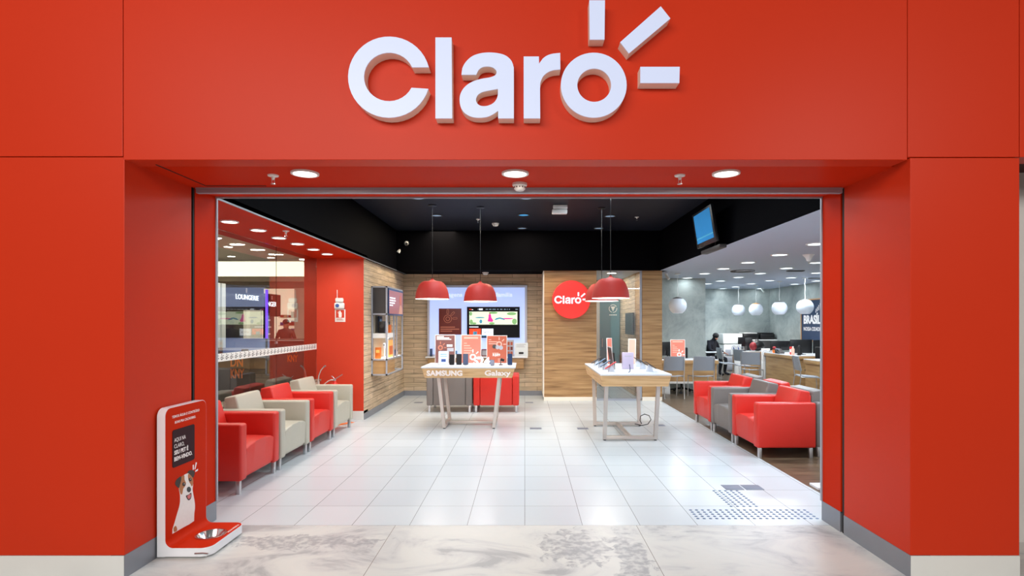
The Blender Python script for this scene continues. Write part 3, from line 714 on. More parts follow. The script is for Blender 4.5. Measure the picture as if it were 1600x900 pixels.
phone('black phone standing upright, middle one of the three on the riser', -.965, 8.13, TZ+.012, .08, .16, 'screen_black', .05, 6, GPH)
phone('dark blue phone standing upright next to the glowing sign', -.868, 8.13, TZ+.012, .08, .163, 'phone_blue', .1, 6, GPH)
phone('dark phone standing alone at the right end of the left display table', -.222, 8.25, TZ, .07, .168, 'phone_blue', -.1, 4, GPH)
phone('small square blue-grey folding phone right of the glowing sign', -.485, 8.15, TZ, .075, .085, 'phone_blue', 0, 8, GPH)
t = thing('glowing_sign', 'glowing white S24 figures on a white base in the middle of the left display table', 'sign', (-.63, 8.13, TZ))
MB().box(-.13, .13, -.06, .06, 0, .02, 'white_gloss', .003).build('base', t)
MB().text('S24', .15, 'glow_white', FRONT(0, -.02, .024), .03, .002, .235, 'CENTER').build('figures', t)
t = thing('camera_gimbal', 'small dark stand gadget in front of the orange price poster', 'gadget', (-.36, 8.30, TZ))
MB().lathe([(0, 0), (.03, 0), (.03, .008), (.006, .012), (.006, .06), (0, .06)], 'black_plastic', n=16).build('base', t)
MB().box(-.03, .03, -.012, .012, .058, .10, 'black_plastic', .006, T=Matrix.Rotation(.3, 4, 'Y')).build('head', t)
# right table
for i, (dx, y, col, l) in enumerate(((-.27, 7.15, 'phone_red', 'red-cased tilted phone, nearest on the left side of the right table'), (-.29, 7.48, 'phone_light', 'tilted light phone, second from the near end, left side of the right table'),
                        (-.31, 7.80, 'phone_light', 'tilted blue phone, third from the near end, left side of the right table'), (-.33, 8.12, 'dark_grey', 'farthest tilted phone on a white stand, left side of the right table'),
                        (.25, 7.20, 'screen_black', 'nearest tilted dark phone on a white stand, right side of the right table'), (.25, 7.62, 'screen_black', 'middle tilted dark phone on a white stand, right side of the right table'), (.27, 8.05, 'screen_black', 'farthest tilted dark phone on a white stand, right side of the right table'))):
    t = thing('phone', l, 'phone', (1.378+dx, y, TZ), PI if dx > 0 else 0, 'tilted phones on the right display table')
    MB().hexa([(-.035, -.04, 0), (.045, -.04, 0), (.045, .04, 0), (-.035, .04, 0)], [(-.02, -.022, .062), (.02, -.022, .092), (.02, .022, .092), (-.02, .022, .062)], 'stand_white', .003).build('stand', t)
    RT = Matrix.Translation((0, 0, .082)) @ Matrix.Rotation(math.radians(-33), 4, 'Y')
    MB().box(-.085, .085, -.04, .04, 0, .008, 'phone_red' if col == 'phone_red' else 'dark_grey', .003, T=RT).build('body', t)
    MB().box(-.081, .081, -.037, .037, .008, .009, col, T=RT).build('screen', LAST[0])
t = thing('laptop', 'thin laptop standing opened upright, seen edge-on on the right display table', 'laptop', (1.22, 7.72, TZ))
MB().hexa([(-.006, -.16, 0), (.006, -.16, 0), (.006, .16, 0), (-.006, .16, 0)], [(-.045, -.16, .30), (-.035, -.16, .30), (-.035, .16, .30), (-.045, .16, .30)], 'steel', .001).build('lid', t)
MB().hexa([(-.009, -.155, .01), (-.0065, -.155, .01), (-.0065, .155, .01), (-.009, .155, .01)], [(-.047, -.155, .29), (-.045, -.155, .29), (-.045, .155, .29), (-.047, .155, .29)], 'dark_brown').build('screen', t)
MB().hexa([(.006, -.15, 0), (.012, -.15, 0), (.012, .15, 0), (.006, .15, 0)], [(.0, -.15, .22), (.006, -.15, .22), (.006, .15, .22), (.0, .15, .22)], 'black_plastic').build('stand', t)
poster('narrow salmon poster standing edge-on behind the laptop on the right display table', 1.30, 8.45, TZ, .10, .40, .5, 'print_salmon', 'plain', GP, 3)
poster('narrow pink poster standing behind the lilac box on the right display table', 1.62, 8.40, TZ, .12, .39, -.5, 'print_peach', 'plain', GP, 3)
t = thing('lilac_box', 'pale lilac acrylic display block standing on the right display table', 'display block', (1.415, 7.62, TZ))
MB().box(-.077, .077, -.03, .03, 0, .225, 'lilac', .003).build('block', t)
MB().box(-.05, .05, -.0315, -.03, .17, .18, 'print_grey').build('print', t)
t = thing('charging_mat', 'thin white device tray with a blue cable, near end of the right table', 'tray', (1.19, 7.02, TZ))
MB().box(-.14, .12, -.05, .05, 0, .006, 'white_gloss', .002).build('plate', t)
MB().tube([(.115, -.03, .006), (.135, -.03, .02), (.138, -.03, .06), (.13, -.03, .11)], .005, 'phone_blue').build('cable', t)
t = MB().tube([(1.60, 8.05, .07), (1.68, 7.95, .065), (1.76, 7.92, .09), (1.81, 7.95, .15), (1.79, 7.98, .20), (1.73, 8.0, .22), (1.67, 8.0, .19), (1.66, 7.99, .13), (1.69, 8.02, .08), (1.70, 8.10, .068)], .006, 'rubber', 8).build('power_cable')
tag(t, 'black power cable looped on the foot of the right display table', 'cable')

# ================================================================== BACK WALL: LIGHT BOX, SCREEN
t = thing('light_box', 'large pale blue lit wall panel with a silver frame and faint white lettering', 'light box', (-1.0, 11.70, .84))
MB().box(-1.04, 1.05, -.10, 0, 0, 1.48, 'lightbox_frame', .006).build('frame', t)
MB().box(-.99, 1.0, -.108, -.10, .035, 1.43, 'lightbox').build('panel', t)
MB().box(-1.04, 1.06, -.34, -.10, -.03, .0, 'white_gloss', .004).build('ledge', t)
MB().text('Vantagens para toda a família', .12, 'lettering_soft', FRONT(-.86, -.109, 1.24), .004, 0, 1.6).build('lettering', t)
t = thing('wall_cabinet', 'low oak wall cabinet under the lit panel', 'cabinet', (-1.0, 11.70, .58))
MB().box(-1.0, .98, -.28, 0, 0, .228, 'oak_desk', .003).build('body', t)
for k in range(2): MB().box(-.99+k*.985, -.012+k*.985, -.295, -.281, .008, .222, 'oak_desk', .002).build('drawer', t); MB().box(-.60+k*.985, -.42+k*.985, -.306, -.2955, .18, .19, 'steel', .002).build('handle', LAST[0])
t = thing('television', 'wall television on the lit panel showing a streaming menu', 'television', (-.655, 11.59, 1.22))
MB().box(-.55, .55, -.05, 0, 0, .645, 'black_plastic', .004).build('bezel', t); bz = LAST[0]
b = MB(); T = FRONT(0, -.0505, 0)
b.box(-.535, .535, .012, .633, 0, .001, 'screen_black', T=T)
T = FRONT(0, -.052, 0)
b.box(-.50, -.45, .585, .60, 0, .001, 'screen_red', T=T).box(-.45, -.42, .578, .593, 0, .001, 'screen_white', T=T).box(-.30, -.22, .575, .61, 0, .001, 'screen_white', T=T)
for xx, ww in ((-.33, .02), (-.16, .05), (-.09, .05), (-.02, .07), (.08, .03), (.14, .05), (.22, .04), (.28, .02), (.325, .02), (.46, .05)): b.box(xx, xx+ww, .584, .60, 0, .001, 'lamp_dim', T=T)
b.box(-.50, .50, .275, .545, 0, .001, 'screen_cream', T=T)
T = FRONT(0, -.0535, 0)
for cx, cy, rx, ry, mm in ((-.46, .33, .035, .05, 'screen_green'), (-.40, .30, .05, .022, 'screen_green'), (.44, .34, .05, .06, 'screen_green'), (-.03, .30, .06, .024, 'screen_green'), (-.47, .5, .03, .04, 'screen_green'), (.0, .52, .09, .022, 'screen_green'), (.38, .5, .1, .03, 'screen_green'), (-.28, .42, .1, .012, 'screen_teal'), (-.26, .34, .03, .04, 'screen_teal'), (.3, .40, .12, .014, 'screen_pink')):
    b.shape([circ(cx, cy, rx, 18, ry)], .001, mm, T)
b.shape([[(-.12, .34), (-.02, .33), (.0, .36), (-.04, .42), (-.05, .48), (-.075, .50), (-.10, .48), (-.10, .42)]], .001, 'screen_pink', T)
b.shape([circ(-.072, .515, .018, 12)], .001, 'orange', T)
b.shape([[(.02, .37), (.06, .41), (.13, .425), (.2, .41), (.25, .37), (.22, .37), (.13, .395), (.05, .37)]], .001, 'screen_teal', T)
lines(b, T, -.50, .235, (.19,), .018, .02, 'screen_white')
b.box(-.50, -.26, .07, .19, 0, .001, 'screen_red', T=T).box(-.24, .0, .05, .19, 0, .001, 'screen_white', T=T).box(-.24, 0, .03, .045, 0, .001, 'screen_blue', T=T)
T = FRONT(0, -.055, 0)
for k in range(5): b.shape([circ(-.46+k*.045, .10+.05*(k % 2), .018, 4)], .001, 'orange', T)
b.box(-.42, -.34, .07, .13, 0, .001, 'screen_teal', T=T)
b.text('NETFLIX', .045, 'print_brown', T @ Matrix.Translation((-.205, .10, 0)), .001, 0, .17)
b.build('screen', bz)
t = thing('wall_poster', 'square dark maroon poster with an outlined sun on the lit panel', 'poster', (-1.56, 11.59, 1.285))
MB().box(-.235, .235, -.012, 0, 0, .545, 'print_brown', .001).build('board', t)
b = MB(); T = FRONT(-.05, -.0125, .33)
b.shape([circ(0, 0, .085, 32), circ(0, 0, .075, 32)], .002, 'print_line', T); b.shape([circ(0, 0, .045, 24), circ(0, 0, .034, 24)], .002, 'print_line', T)
for a in (PI/2, PI/4*1.02, .06):
    RR = T @ Matrix.Rotation(a, 4, 'Z')
    b.shape([rrect(.10, .20, -.022, .022, .02), rrect(.108, .192, -.014, .014, .012)], .002, 'print_line', RR)
lines(b, FRONT(-.20, -.0125, 0), 0, .165, (.30, .39, .24), .018, .042, 'print_line'); b.build('print', t)
# gadgets on the ledge
LZ = .84
o = MB().box(-.03, .03, -.03, .03, 0, .075, 'phone_light', .014, seg=3).build('smart_speaker', loc=(-1.43, 11.47, LZ+.04)); tag(o, 'small light blue cube speaker on the ledge of the lit panel', 'speaker')
MB().box(-.02, .02, -.02, .02, -.04, .002, 'white_plastic').build('base', o)
t = thing('photo_frame', 'small red-framed gadget with a white screen on the ledge', 'frame', (-.83, 11.42, LZ))
MB().shape([rrect(-.07, .07, 0, .15, .02), rrect(-.05, .05, .02, .13, .012)], .02, 'print_brown', FRONT(0, 0, 0)).build('frame', t); MB().box(-.05, .05, -.01, .0, .02, .13, 'print_grey').build('screen', t)
t = thing('leaflet_rack', 'small upright card rack with reddish leaflets on the ledge right of the price poster', 'rack', (-.30, 11.42, LZ))
MB().box(-.075, .075, -.01, 0, 0, .34, 'print_grey', .002).build('board', t)
b = MB()
for k in range(6): b.box(-.055+(k % 2)*.06, -.01+(k % 2)*.06, -.013, -.0102, .03+(k//2)*.1, .10+(k//2)*.1, 'print_orange' if k != 3 else 'print_brown')
b.build('leaflets', t)
t = thing('router_display', 'pale card display with a small dark router at the right end of the ledge', 'display', (-.075, 11.42, LZ))
MB().box(-.14, .14, -.012, 0, 0, .28, 'paper', .002).build('board', t); MB().box(-.05, .05, -.035, -.012, .05, .09, 'black_plastic', .01).build('router', t)
b = MB(); lines(b, FRONT(-.1, -.0125, 0), 0, .25, (.2, .16, .18), .008, .025, 'print_grey'); b.build('print', t)
t = thing('router_box', 'small dark upright modem at the left end of the ledge', 'modem', (-1.93, 11.45, LZ))
MB().box(-.02, .02, -.06, .06, 0, .16, 'phone_blue', .006).build('body', t); MB().box(-.025, .025, -.065, .065, 0, .01, 'black_plastic').build('base', t)

# ================================================================== ROUND SIGN ON OAK PANEL
t = thing('round_sign', 'round glossy red sign with the white Claro wordmark standing off the oak panel', 'sign', (.905, 10.90, 1.985))
MB().lathe([(0, 0), (.365, 0), (.372, .01), (.372, .055), (.36, .065), (0, .065)], 'round_red', n=64, T=frame((0, -.07, 0), (1, 0, 0), (0, 0, 1))).build('disc', t)
b = MB(); small_logo(b, FRONT(-.02, -.136, .03), .62, 'screen_white', .008); b.build('lettering', t)
b = MB(); [b.tube([(sx*.2, 0, sz*.2), (sx*.2, -.07, sz*.2)], .012, 'steel') for sx in (-1, 1) for sz in (-1, 1)]; b.build('spacer', t)

# ================================================================== LEFT WALL DISPLAY CABINET
t = thing('wall_display_cabinet', 'tall slim framed wall cabinet with an advert screen on top and lit open shelves', 'cabinet', (-2.55, 9.20, .66))
Wc, Lc, Hc = .265, 1.2, 1.485
b = MB(); f = .012
for x in (f, Wc-f):
    for y in (f, Lc-f): b.box(x-f, x+f, y-f, y+f, 0, Hc, 'alu')
for z in (f, .262, 1.02, Hc-f):
    for x in (f, Wc-f): b.box(x-f, x+f, 0, Lc, z-f, z+f, 'alu')
    for y in (f, Lc-f): b.box(0, Wc, y-f, y+f, z-f, z+f, 'alu')
b.box(Wc-2*f, Wc, .5, .52, .262, 1.02, 'alu'); b.box(Wc-2*f, Wc, .72, .735, .262, 1.02, 'alu'); b.build('frame', t)
MB().box(.024, Wc-.024, .012, Lc-.02, 1.03, Hc-.024, 'dark_grey').build('upper_box', t)
MB().box(.024, Wc-.02, .02, .62, .02, .25, 'oak_desk').build('lower_box', t)
MB().box(.02, Wc-.006, .02, Lc-.02, .25, .272, 'shelf_glow').build('lit_shelf', t)
MB().box(.02, Wc-.02, .02, .62, .62, .70, 'white_plastic').build('shelf', t)
MB().box(.0, .006, 0, Lc, .262, 1.02, 'beige').build('back_panel', t)
MB().box(.012, .02, .02, .06, .28, 1.01, 'navy').build('side_strip', t)
b = MB(); b.box(Wc-.006, Wc+.012, .06, Lc-.06, 1.0, Hc-.03, 'phone_blue'); b.build('screen_bezel', t)
b = MB(); T = EAST(Wc+.012, 0, 0); b.box(.09, Lc-.09, 1.03, Hc-.06, 0, .002, 'screen_brown', T=T)
T = EAST(Wc+.0145, 0, 0)
lines(b, T, .12, 1.31, (.40, .42, .36, .22), .022, .042, 'screen_white')
b.shape([circ(.92, 1.28, .07, 16, .09), ], .002, 'print_salmon', T); b.shape([[(.78, 1.03), (1.08, 1.03), (1.05, 1.15), (.95, 1.2), (.86, 1.17)]], .002, 'print_peach', T); b.build('screen', t)
GC = 'goods on the wall cabinet shelves'
CX, CY, CZ = -2.55, 9.20, .66
def good(name, label, cat, x, y, z, fn):
    tt = thing(name, label, cat, (CX+x, CY+y, CZ+z), 0, GC); fn(tt); return tt
def sp(tt): MB().box(-.05, .05, -.05, .05, 0, .20, 'black_plastic', .006).build('body', tt); MB().lathe([(0, 0), (.032, 0), (.032, .003), (0, .003)], 'dark_grey', T=frame((0, -.05, .12), (1, 0, 0), (0, 0, 1))).build('driver', tt)
good('speaker', 'black box speaker on the middle shelf of the wall cabinet', 'speaker', .15, .14, .70, sp)
def ob(tt): MB().box(-.045, .045, -.03, .03, 0, .19, 'orange', .002).build('carton', tt); MB().box(-.03, .03, -.0315, -.03, .1, .15, 'orange_light').build('carton_label', tt)
good('orange_box', 'small orange box on the lit bottom shelf of the wall cabinet', 'box', .09, .10, .272, ob)
def wl(tt): MB().lathe([(0, 0), (.035, 0), (.03, .01), (.012, .02), (.012, .16), (.03, .2), (.028, .26), (0, .27)], 'white_gloss', n=16).build('body', tt); MB().sphere((0, -.03, .23), .01, 'dark_grey').build('lens', tt)
good('white_camera', 'slim white gadget beside the small orange box on the lit shelf', 'gadget', .18, .16, .272, wl)
def pb(tt): MB().box(-.012, .012, -.16, .16, 0, .30, 'orange_light', .002).build('board', tt); MB().box(.012, .014, -.12, .12, .05, .2, 'orange').build('board_print', tt)
good('display_card', 'large orange display card at the right on the lit shelf of the wall cabinet', 'card', .19, .52, .272, pb)
def bb(tt): MB().box(-.012, .012, -.10, .10, 0, .29, 'navy', .002).build('board', tt); MB().box(.012, .014, -.06, .06, .12, .24, 'phone_light').build('board_print', tt)
good('display_card', 'blue display card on the middle shelf behind the black speaker', 'card', .06, .34, .70, bb)
def wt(tt): MB().tube([(0, 0, .008), (0, 0, .34)], .008, 'white_gloss').lathe([(0, 0), (.04, 0), (.04, .008), (0, .008)], 'white_gloss').build('stem', tt); MB().sphere((0, 0, .37), .035, 'globe_glow').build('globe', tt)
good('white_lamp', 'bright white gadget on a stem on the lit shelf of the wall cabinet', 'gadget', .2, .30, .272, wt)
def bk(tt): MB().box(-.03, .03, -.05, .05, 0, .14, 'orange', .003).build('body', tt); MB().tube([(0, -.03, .14), (0, -.03, .19), (0, .03, .19), (0, .03, .14)], .004, 'black_plastic').build('handle', tt)
good('orange_speaker', 'small orange speaker with a handle on the middle shelf of the wall cabinet', 'speaker', .16, .56, .70, bk)
def bt(tt): MB().box(-.03, .03, -.035, .035, 0, .11, 'phone_blue', .004).build('body', tt); MB().box(.03, .032, -.02, .02, .03, .08, 'print_white').build('label_print', tt)
good('blue_box', 'small dark blue box at the far end of the lit shelf', 'box', .2, .9, .272, bt)
def sc(tt): MB().box(-.03, .03, -.035, .035, 0, .16, 'white_gloss', .004).build('body', tt); MB().box(-.02, .02, -.037, -.035, .03, .12, 'print_grey').build('label_print', tt)
good('white_box', 'small white upright box at the far end of the middle shelf', 'box', .14, .42, .70, sc)

# ================================================================== RED COLUMN
t = thing('extinguisher_sign', 'white-framed red extinguisher sign on the red column', 'sign', (-2.92, 8.77, 1.55))
MB().box(-.082, .082, -.008, 0, 0, .20, 'white_plastic', .002).build('board', t)
b = MB(); b.box(-.066, .066, -.0095, -.008, .065, .19, 'red_column'); T = FRONT(0, -.0095, 0)
b.shape([rrect(-.022, .026, .07, .155, .016)], .002, 'print_white', T); b.box(-.008, .01, .155, .175, 0, .002, 'print_white', T=T); b.tube([(-.008, .168, .002), (-.028, .16, .002), (-.03, .135, .002)], .004, 'print_white', T=T)
lines(b, T, -.055, .05, (.09, .11), .008, .016, 'print_line'); b.build('print', t)
t = thing('alarm_box', 'white alarm box with a round blue label above the extinguisher sign', 'alarm', (-2.92, 8.77, 1.755))
MB().box(-.086, .074, -.045, 0, 0, .098, 'white_plastic', .02, seg=3).build('body', t); MB().lathe([(0, 0), (.03, 0), (.03, .003), (0, .003)], 'sign_blue', T=frame((-.032, -.045, .052), (1, 0, 0), (0, 0, 1))).build('round_label', t)
t = thing('alarm_sounder', 'upper white alarm box with a thin vertical rod on the red column', 'alarm', (-2.92, 8.77, 1.857))
MB().box(-.072, .058, -.04, 0, 0, .072, 'white_plastic', .02, seg=3).build('body', t); MB().tube([(-.045, -.012, .07), (-.045, -.012, .20)], .005, 'white_plastic').build('rod', t)
t = thing('fire_extinguisher', 'red fire extinguisher with a black hose behind the farthest left armchair', 'fire extinguisher', (-2.95, 8.60, 0))
MB().lathe([(0, .0), (.075, .0), (.082, .02), (.082, .52), (.07, .565), (.035, .60), (.025, .62), (.025, .635), (0, .635)], 'extinguisher', n=28).build('cylinder', t)
b = MB(); b.prism([(-.09, .60), (.01, .60), (.01, .50), (-.09, .50)], 0, 0.001, 'label_yellow', FRONT(.06, -.083, -.05)); b.build('paper_label', t)
MB().lathe([(0, .635), (.02, .635), (.02, .665), (0, .665)], 'steel', n=16).tube([(0, 0, .66), (.05, 0, .69), (.12, 0, .735)], .007, 'steel').tube([(0, 0, .66), (-.03, 0, .70), (-.05, 0, .71)], .006, 'steel').tube([(0, 0, .65), (-.06, -.01, .65)], .012, 'brushed').build('valve', t)
MB().tube([(-.05, -.01, .65), (-.09, -.03, .635), (-.13, -.05, .60), (-.165, -.06, .57), (-.20, -.06, .565), (-.235, -.05, .59), (-.25, -.02, .64), (-.245, 0, .72), (-.22, .02, .80), (-.18, .03, .85)], .0085, 'brushed', 10).tube([(-.18, .03, .85), (-.15, .03, .87)], .013, 'steel').build('hose', t)
o = MB().shape([arc(-1.45, -.3, .50, .60, 24)], .003, 'orange', Matrix.Translation((-3.2, 8.74, .0))).build('floor_marking'); 
o.data.transform(Matrix.Identity(4)); tag(o, 'curved orange floor marking beside the farthest left armchair', 'floor marking')

# ================================================================== RIGHT BULKHEAD MONITOR
t = thing('wall_monitor', 'screen showing plain blue, tilted forward on the black right bulkhead', 'monitor', (2.655, 7.60, 2.62))
RT = Matrix.Translation((-.17, 0, 0)) @ Matrix.Rotation(math.radians(-9), 4, 'Y')
MB().box(0, .04, -.40, .40, -.02, .47, 'black_plastic', .005, T=RT).build('bezel', t)
b = MB(); T = RT @ WEST(-.001, 0, 0); b.box(-.34, .34, .04, .44, 0, .001, 'screen_blue', T=T).box(-.34, .34, .095, .115, .001, .0016, 'screen_teal', T=T); b.build('screen', t)
MB().box(.03, .17, -.06, .06, .12, .3, 'black_plastic', .004).build('bracket', t)
MB().box(-.12, -.02, -.38, .38, -.10, -.05, 'dark_grey', .012).tube([(-.05, 0, -.06), (-.03, 0, .10)], .012, 'dark_grey').build('soundbar', t)

# ================================================================== OFFICE
OD = ('largest, cut by the doorway edge', 'alone, below the dark bulkhead on the right', 'at the doorway edge right of the white cone', 'nearest the bulkhead, left of the round vent', 'just below the white cone', 'above the round vent',
      'at the doorway edge above the slot vent', 'right of the round vent', 'left of the round vent near the oak pier', 'above the fourth globe lamp', 'left end of the row behind the round vent', 'just above the globe lamp by the oak pier',
      'at the doorway edge, lowest', 'between the third and fourth globe lamps', 'above the concrete corner', 'left of the nearest board globe cord', 'above the pair of globe lamps', 'against the top of the concrete column',
      'above the left globe of the pair', 'lowest left, by the back wall', 'lowest right, by the back wall')
def pix(px, py, z):
    Y = (1.55-z)*F/(py-503); return ((px-820)*Y/F, Y)
for i, (px, py) in enumerate(((1276, 380.6), (1218, 397.6), (1276, 410), (1169, 409.7), (1229, 418.6), (1130.6, 419.4), (1276, 426), (1188, 426.8), (1101, 427), (1236, 433.6), (1154, 432.8), (1074, 433.9), (1276, 438.6), (1203, 438), (1126, 438.6), (1241.7, 443.6), (1173.4, 443), (1105.7, 443), (1149, 447.8), (1126.7, 451), (1187, 450.6))):
    x, y = pix(px, py, 2.56)
    if y > 16.8 or (y > 12.7 and x < 4.3): y = min(y, 16.7); x = max(x, 4.4)
    downlight(x, y, 2.56, .13, 'cool white office ceiling downlight, '+OD[i], 'office downlights', glow='lamp_glow_cool', power=2.2, col=(.86, .95, 1))
x, y = pix(950, 424.5, 2.56); downlight(1.78, 11.35, 2.56, .12, 'cool white downlight in the niche ceiling behind the right pendant lamps', 'niche downlights', glow='lamp_dim', power=10, col=(.95, .97, 1))
downlight(1.95, 12.6, 2.56, .10, 'second downlight deeper in the niche ceiling by the brick wall', 'niche downlights', glow='lamp_glow_cool', power=14, col=(1, .93, .82))
for x, y, l in ((3.20, 11.6, 'white globe lamp at the left over the desk with the poster'), (6.17, 16.0, 'white globe lamp, left of the pair in front of the back concrete wall'), (6.38, 15.3, 'white globe lamp with a coppery cap, right of the pair at the back'), (6.34, 13.8, 'white globe lamp second from the right over the desks'), (6.42, 12.7, 'white globe lamp nearest the navy wall board')):
    t = thing('globe_lamp', l, 'pendant lamp', (x, y, 1.89), 0, 'white globe lamps'); R = .183
    pr = [(R*math.sin(a), -R*math.cos(a)) for a in [PI*(.17+.62*i/18) for i in range(19)]]
    MB().lathe(pr, 'globe', n=36).build('globe', t)
    pc = [(R*math.sin(a)*1.01, -R*math.cos(a)*1.01) for a in [PI*(.79+.21*i/8) for i in range(9)]]
    MB().lathe(pc, 'wood_edge' if 'copper' in l else 'globe_cap', n=36).build('cap', t)
    MB().lathe([(0, -.155), (R*.48, -.155), (R*.48, -.15), (0, -.15)], 'globe_glow', n=24).build('diffuser', t)
    pts = [(.006*math.sin(k*1.9), 0, .18+(.67-.18)*k/8) for k in range(9)]; MB().tube(pts, .004, 'white_plastic', 8).build('cord', t)
    MB().lathe([(0, .67), (.06, .67), (.06, .655), (0, .65)], 'white_plastic', n=20).build('ceiling_rose', t)
    area('lamp_light', (0, 0, -.17), (0, 0, 0), .16, 8, (1, .92, .86), disk=True, parent=t)
t = thing('ceiling_speaker', 'white cone hanging under the grey office ceiling by the doorway edge', 'speaker', (4.25, 8.3, 2.56))
MB().lathe([(0, 0), (.085, 0), (.08, -.012), (.045, -.05), (.025, -.10), (0, -.105)], 'white_plastic', n=24).build('cone', t)
t = thing('ceiling_vent', 'wide round dark air vent in the grey office ceiling', 'vent', (4.30, 10.95, 2.56), 0, 'ceiling vents')
MB().lathe([(.19, 0), (.23, 0), (.22, -.02), (.19, -.01)], 'dark_grey', n=32).build('outer_ring', t); MB().lathe([(0, -.012), (.15, -.012), (.15, -.002), (0, -.002)], 'dark_grey', n=32).build('cone', t)
for x, y, l in ((5.32, 10.9, 'small dark slot vent in the office ceiling right of the round one'), (6.7, 12.75, 'slot vent in the office ceiling at the doorway edge near the globe lamps')):
    t = thing('ceiling_vent', l, 'vent', (x, y, 2.56), 0, 'ceiling vents'); MB().box(-.16, .16, -.06, .06, -.015, 0, 'dark_grey', .004).build('vent_frame', t)
    b = MB(); [b.box(-.14, .14, -.045+k*.025, -.035+k*.025, -.02, -.015, 'black_plastic') for k in range(4)]; b.build('slats', t)
for x, y, l in ((2.96, 11.6, 'small white camera on the office ceiling beside the oak pier'), (7.1, 16.6, 'small white camera under the office ceiling near the back corner')):
    t = thing('ceiling_camera', l, 'camera', (x, y, 2.56), 0, 'office cameras'); MB().lathe([(0, 0), (.03, 0), (.03, -.03), (0, -.03)], 'white_plastic', n=16).build('base', t); MB().tube([(0, 0, -.03), (.04, -.06, -.12)], .028, 'white_plastic', 14).build('housing', t)
# wall board
t = thing('wall_board', 'navy wall board with the white lettering BRASÍLIA and a skyline, thin wooden frame', 'board', (7.5, 14.98, 1.07))
T = WEST(0, 0, 0)
MB().box(0, 2.75, 0, 1.05, 0, .02, 'navy', T=T).build('panel', t)
b = MB(); [b.box(*q, 0, .03, 'wood_edge', T=T) for q in ((-.03, 0, -.03, 1.08), (2.75, 2.78, -.03, 1.08), (0, 2.75, -.03, 0), (0, 2.75, 1.05, 1.08))]; b.build('board_frame', t, smooth=False)
MB().text('BRASÍLIA', .30, 'print_white', WEST(-.0205, -.12, .44), .004, .012, 1.12).text('NOSSA CIDADE | CLARO', .14, 'print_white', WEST(-.0205, -.12, .25), .003, .001, 1.35).build('lettering', t)
b = MB(); T = WEST(-.0205, -.70, .72)
for k in range(7): b.hexa([(.02+k*.075, .0+.03*k, 0), (.045+k*.075, .0+.03*k, 0), (.045+k*.075, .0+.03*k, .004), (.02+k*.075, .0+.03*k, .004)], [(.05+k*.06, .10+.045*k, 0), (.07+k*.06, .10+.045*k, 0), (.07+k*.06, .10+.045*k, .004), (.05+k*.06, .10+.045*k, .004)], 'print_white', T=T)
b.build('skyline_print', t)

def desk(label, x0, x1, y0, y1, h=.745, pan=.28, side=True, front=True, group='office desks'):
    t = thing('desk', label, 'desk', (x0, y0, 0), 0, group); w_, d = x1-x0, y1-y0
    MB().box(0, w_, 0, d, h-.012, h, 'white_gloss').build('desk_surface', t); MB().box(0, w_, 0, d, h-.09, h-.012, 'oak_desk', .002).build('top_edge', t)
    if front: MB().box(.05, w_-.05, .04, .06, pan, h-.09, 'oak_desk').box(.05, w_-.05, .04, .06, pan-.045, pan, 'white_plastic').build('modesty_panel', t)
    for x in (0.03, w_-.055): MB().box(x, x+.025, .03, d-.03, 0, h-.09, 'oak_desk').build('side_panel', t)
    return t
desk('oak-fronted white-topped desk behind the two grey chairs, carrying the salmon poster', 2.82, 4.12, 11.78, 12.32)
desk('far oak desk with white top in front of the back wall, backpack on it', 5.92, 6.95, 15.2, 15.9, pan=.05)
desk('long oak desk with white top under the big black monitors', 6.22, 7.45, 12.86, 14.4, .765, pan=.05)
desk('oak desk with white top at the very edge of the doorway, right side', 6.08, 7.3, 11.5, 12.1, pan=.2)
def ochair(x, y, rz, label):
    t = thing('side_chair', label, 'chair', (x, y, 0), rz, 'grey chairs in the office')
    w_ = .22; b = bmesh.new(); n = 8                         # seat shell
    def sheet(f, th, m, nm):
        bb = bmesh.new(); k = 9
        g = [[bb.verts.new(f(i/(k-1)*2-1, j/(k-1))) for j in range(k)] for i in range(k)]
        for i in range(k-1):
            for j in range(k-1): bb.faces.new((g[i][j], g[i+1][j], g[i+1][j+1], g[i][j+1]))
        bmesh.ops.recalc_face_normals(bb, faces=bb.faces)
        r = bmesh.ops.solidify(bb, geom=list(bb.faces), thickness=th)
        q = MB(); q.add(bb, m); q.build(nm, t)
    b.free()
    sheet(lambda u, v: (u*w_*(1-.08*v*v), -.20+v*.42, .45-.02*(1-u*u)*1.0+(.02*(1-v)**3)-.02*v**4), .014, 'chair_grey', 'seat')
    sheet(lambda u, v: (u*w_*(1-.06*v), -.215-.055*v-.03*(1-u*u), .565+v*.29), .012, 'chair_grey', 'backrest')
    for s in (-1, 1):
        MB().tube([(s*.20, -.28, 0), (s*.21, -.22, .44), (s*.215, -.235, .60), (s*.205, -.27, .83)], .0095, 'steel', 8).build('leg', t)
        MB().tube([(s*.20, .22, 0), (s*.205, .19, .43), (s*.205, -.22, .44)], .0095, 'steel', 8).build('leg', t)
    MB().tube([(-.205, .12, .425), (.205, .12, .425)], .008, 'steel', 8).build('seat_bar', t)
    return t
c0 = ochair(3.0, 11.42, .04, 'grey chair seen from behind, left of the two before the poster desk')
for x, y, rz, l in ((3.62, 11.42, -.04, 'grey chair seen from behind, right of the two before the poster desk'), (5.47, 14.85, -1.6, 'grey chair sideways in front of the farthest desk, next to the seated person'),
                    (5.62, 14.0, -1.35, 'grey chair seen from the side just left of the backpack desk'), (5.32, 12.95, -.55, 'grey chair seen from behind in front of the white panel with round symbols'), (5.80, 11.30, -1.75, 'grey chair sideways at the right, in front of the large black monitors')):
    dup(c0, (x, y, 0), rz, l)
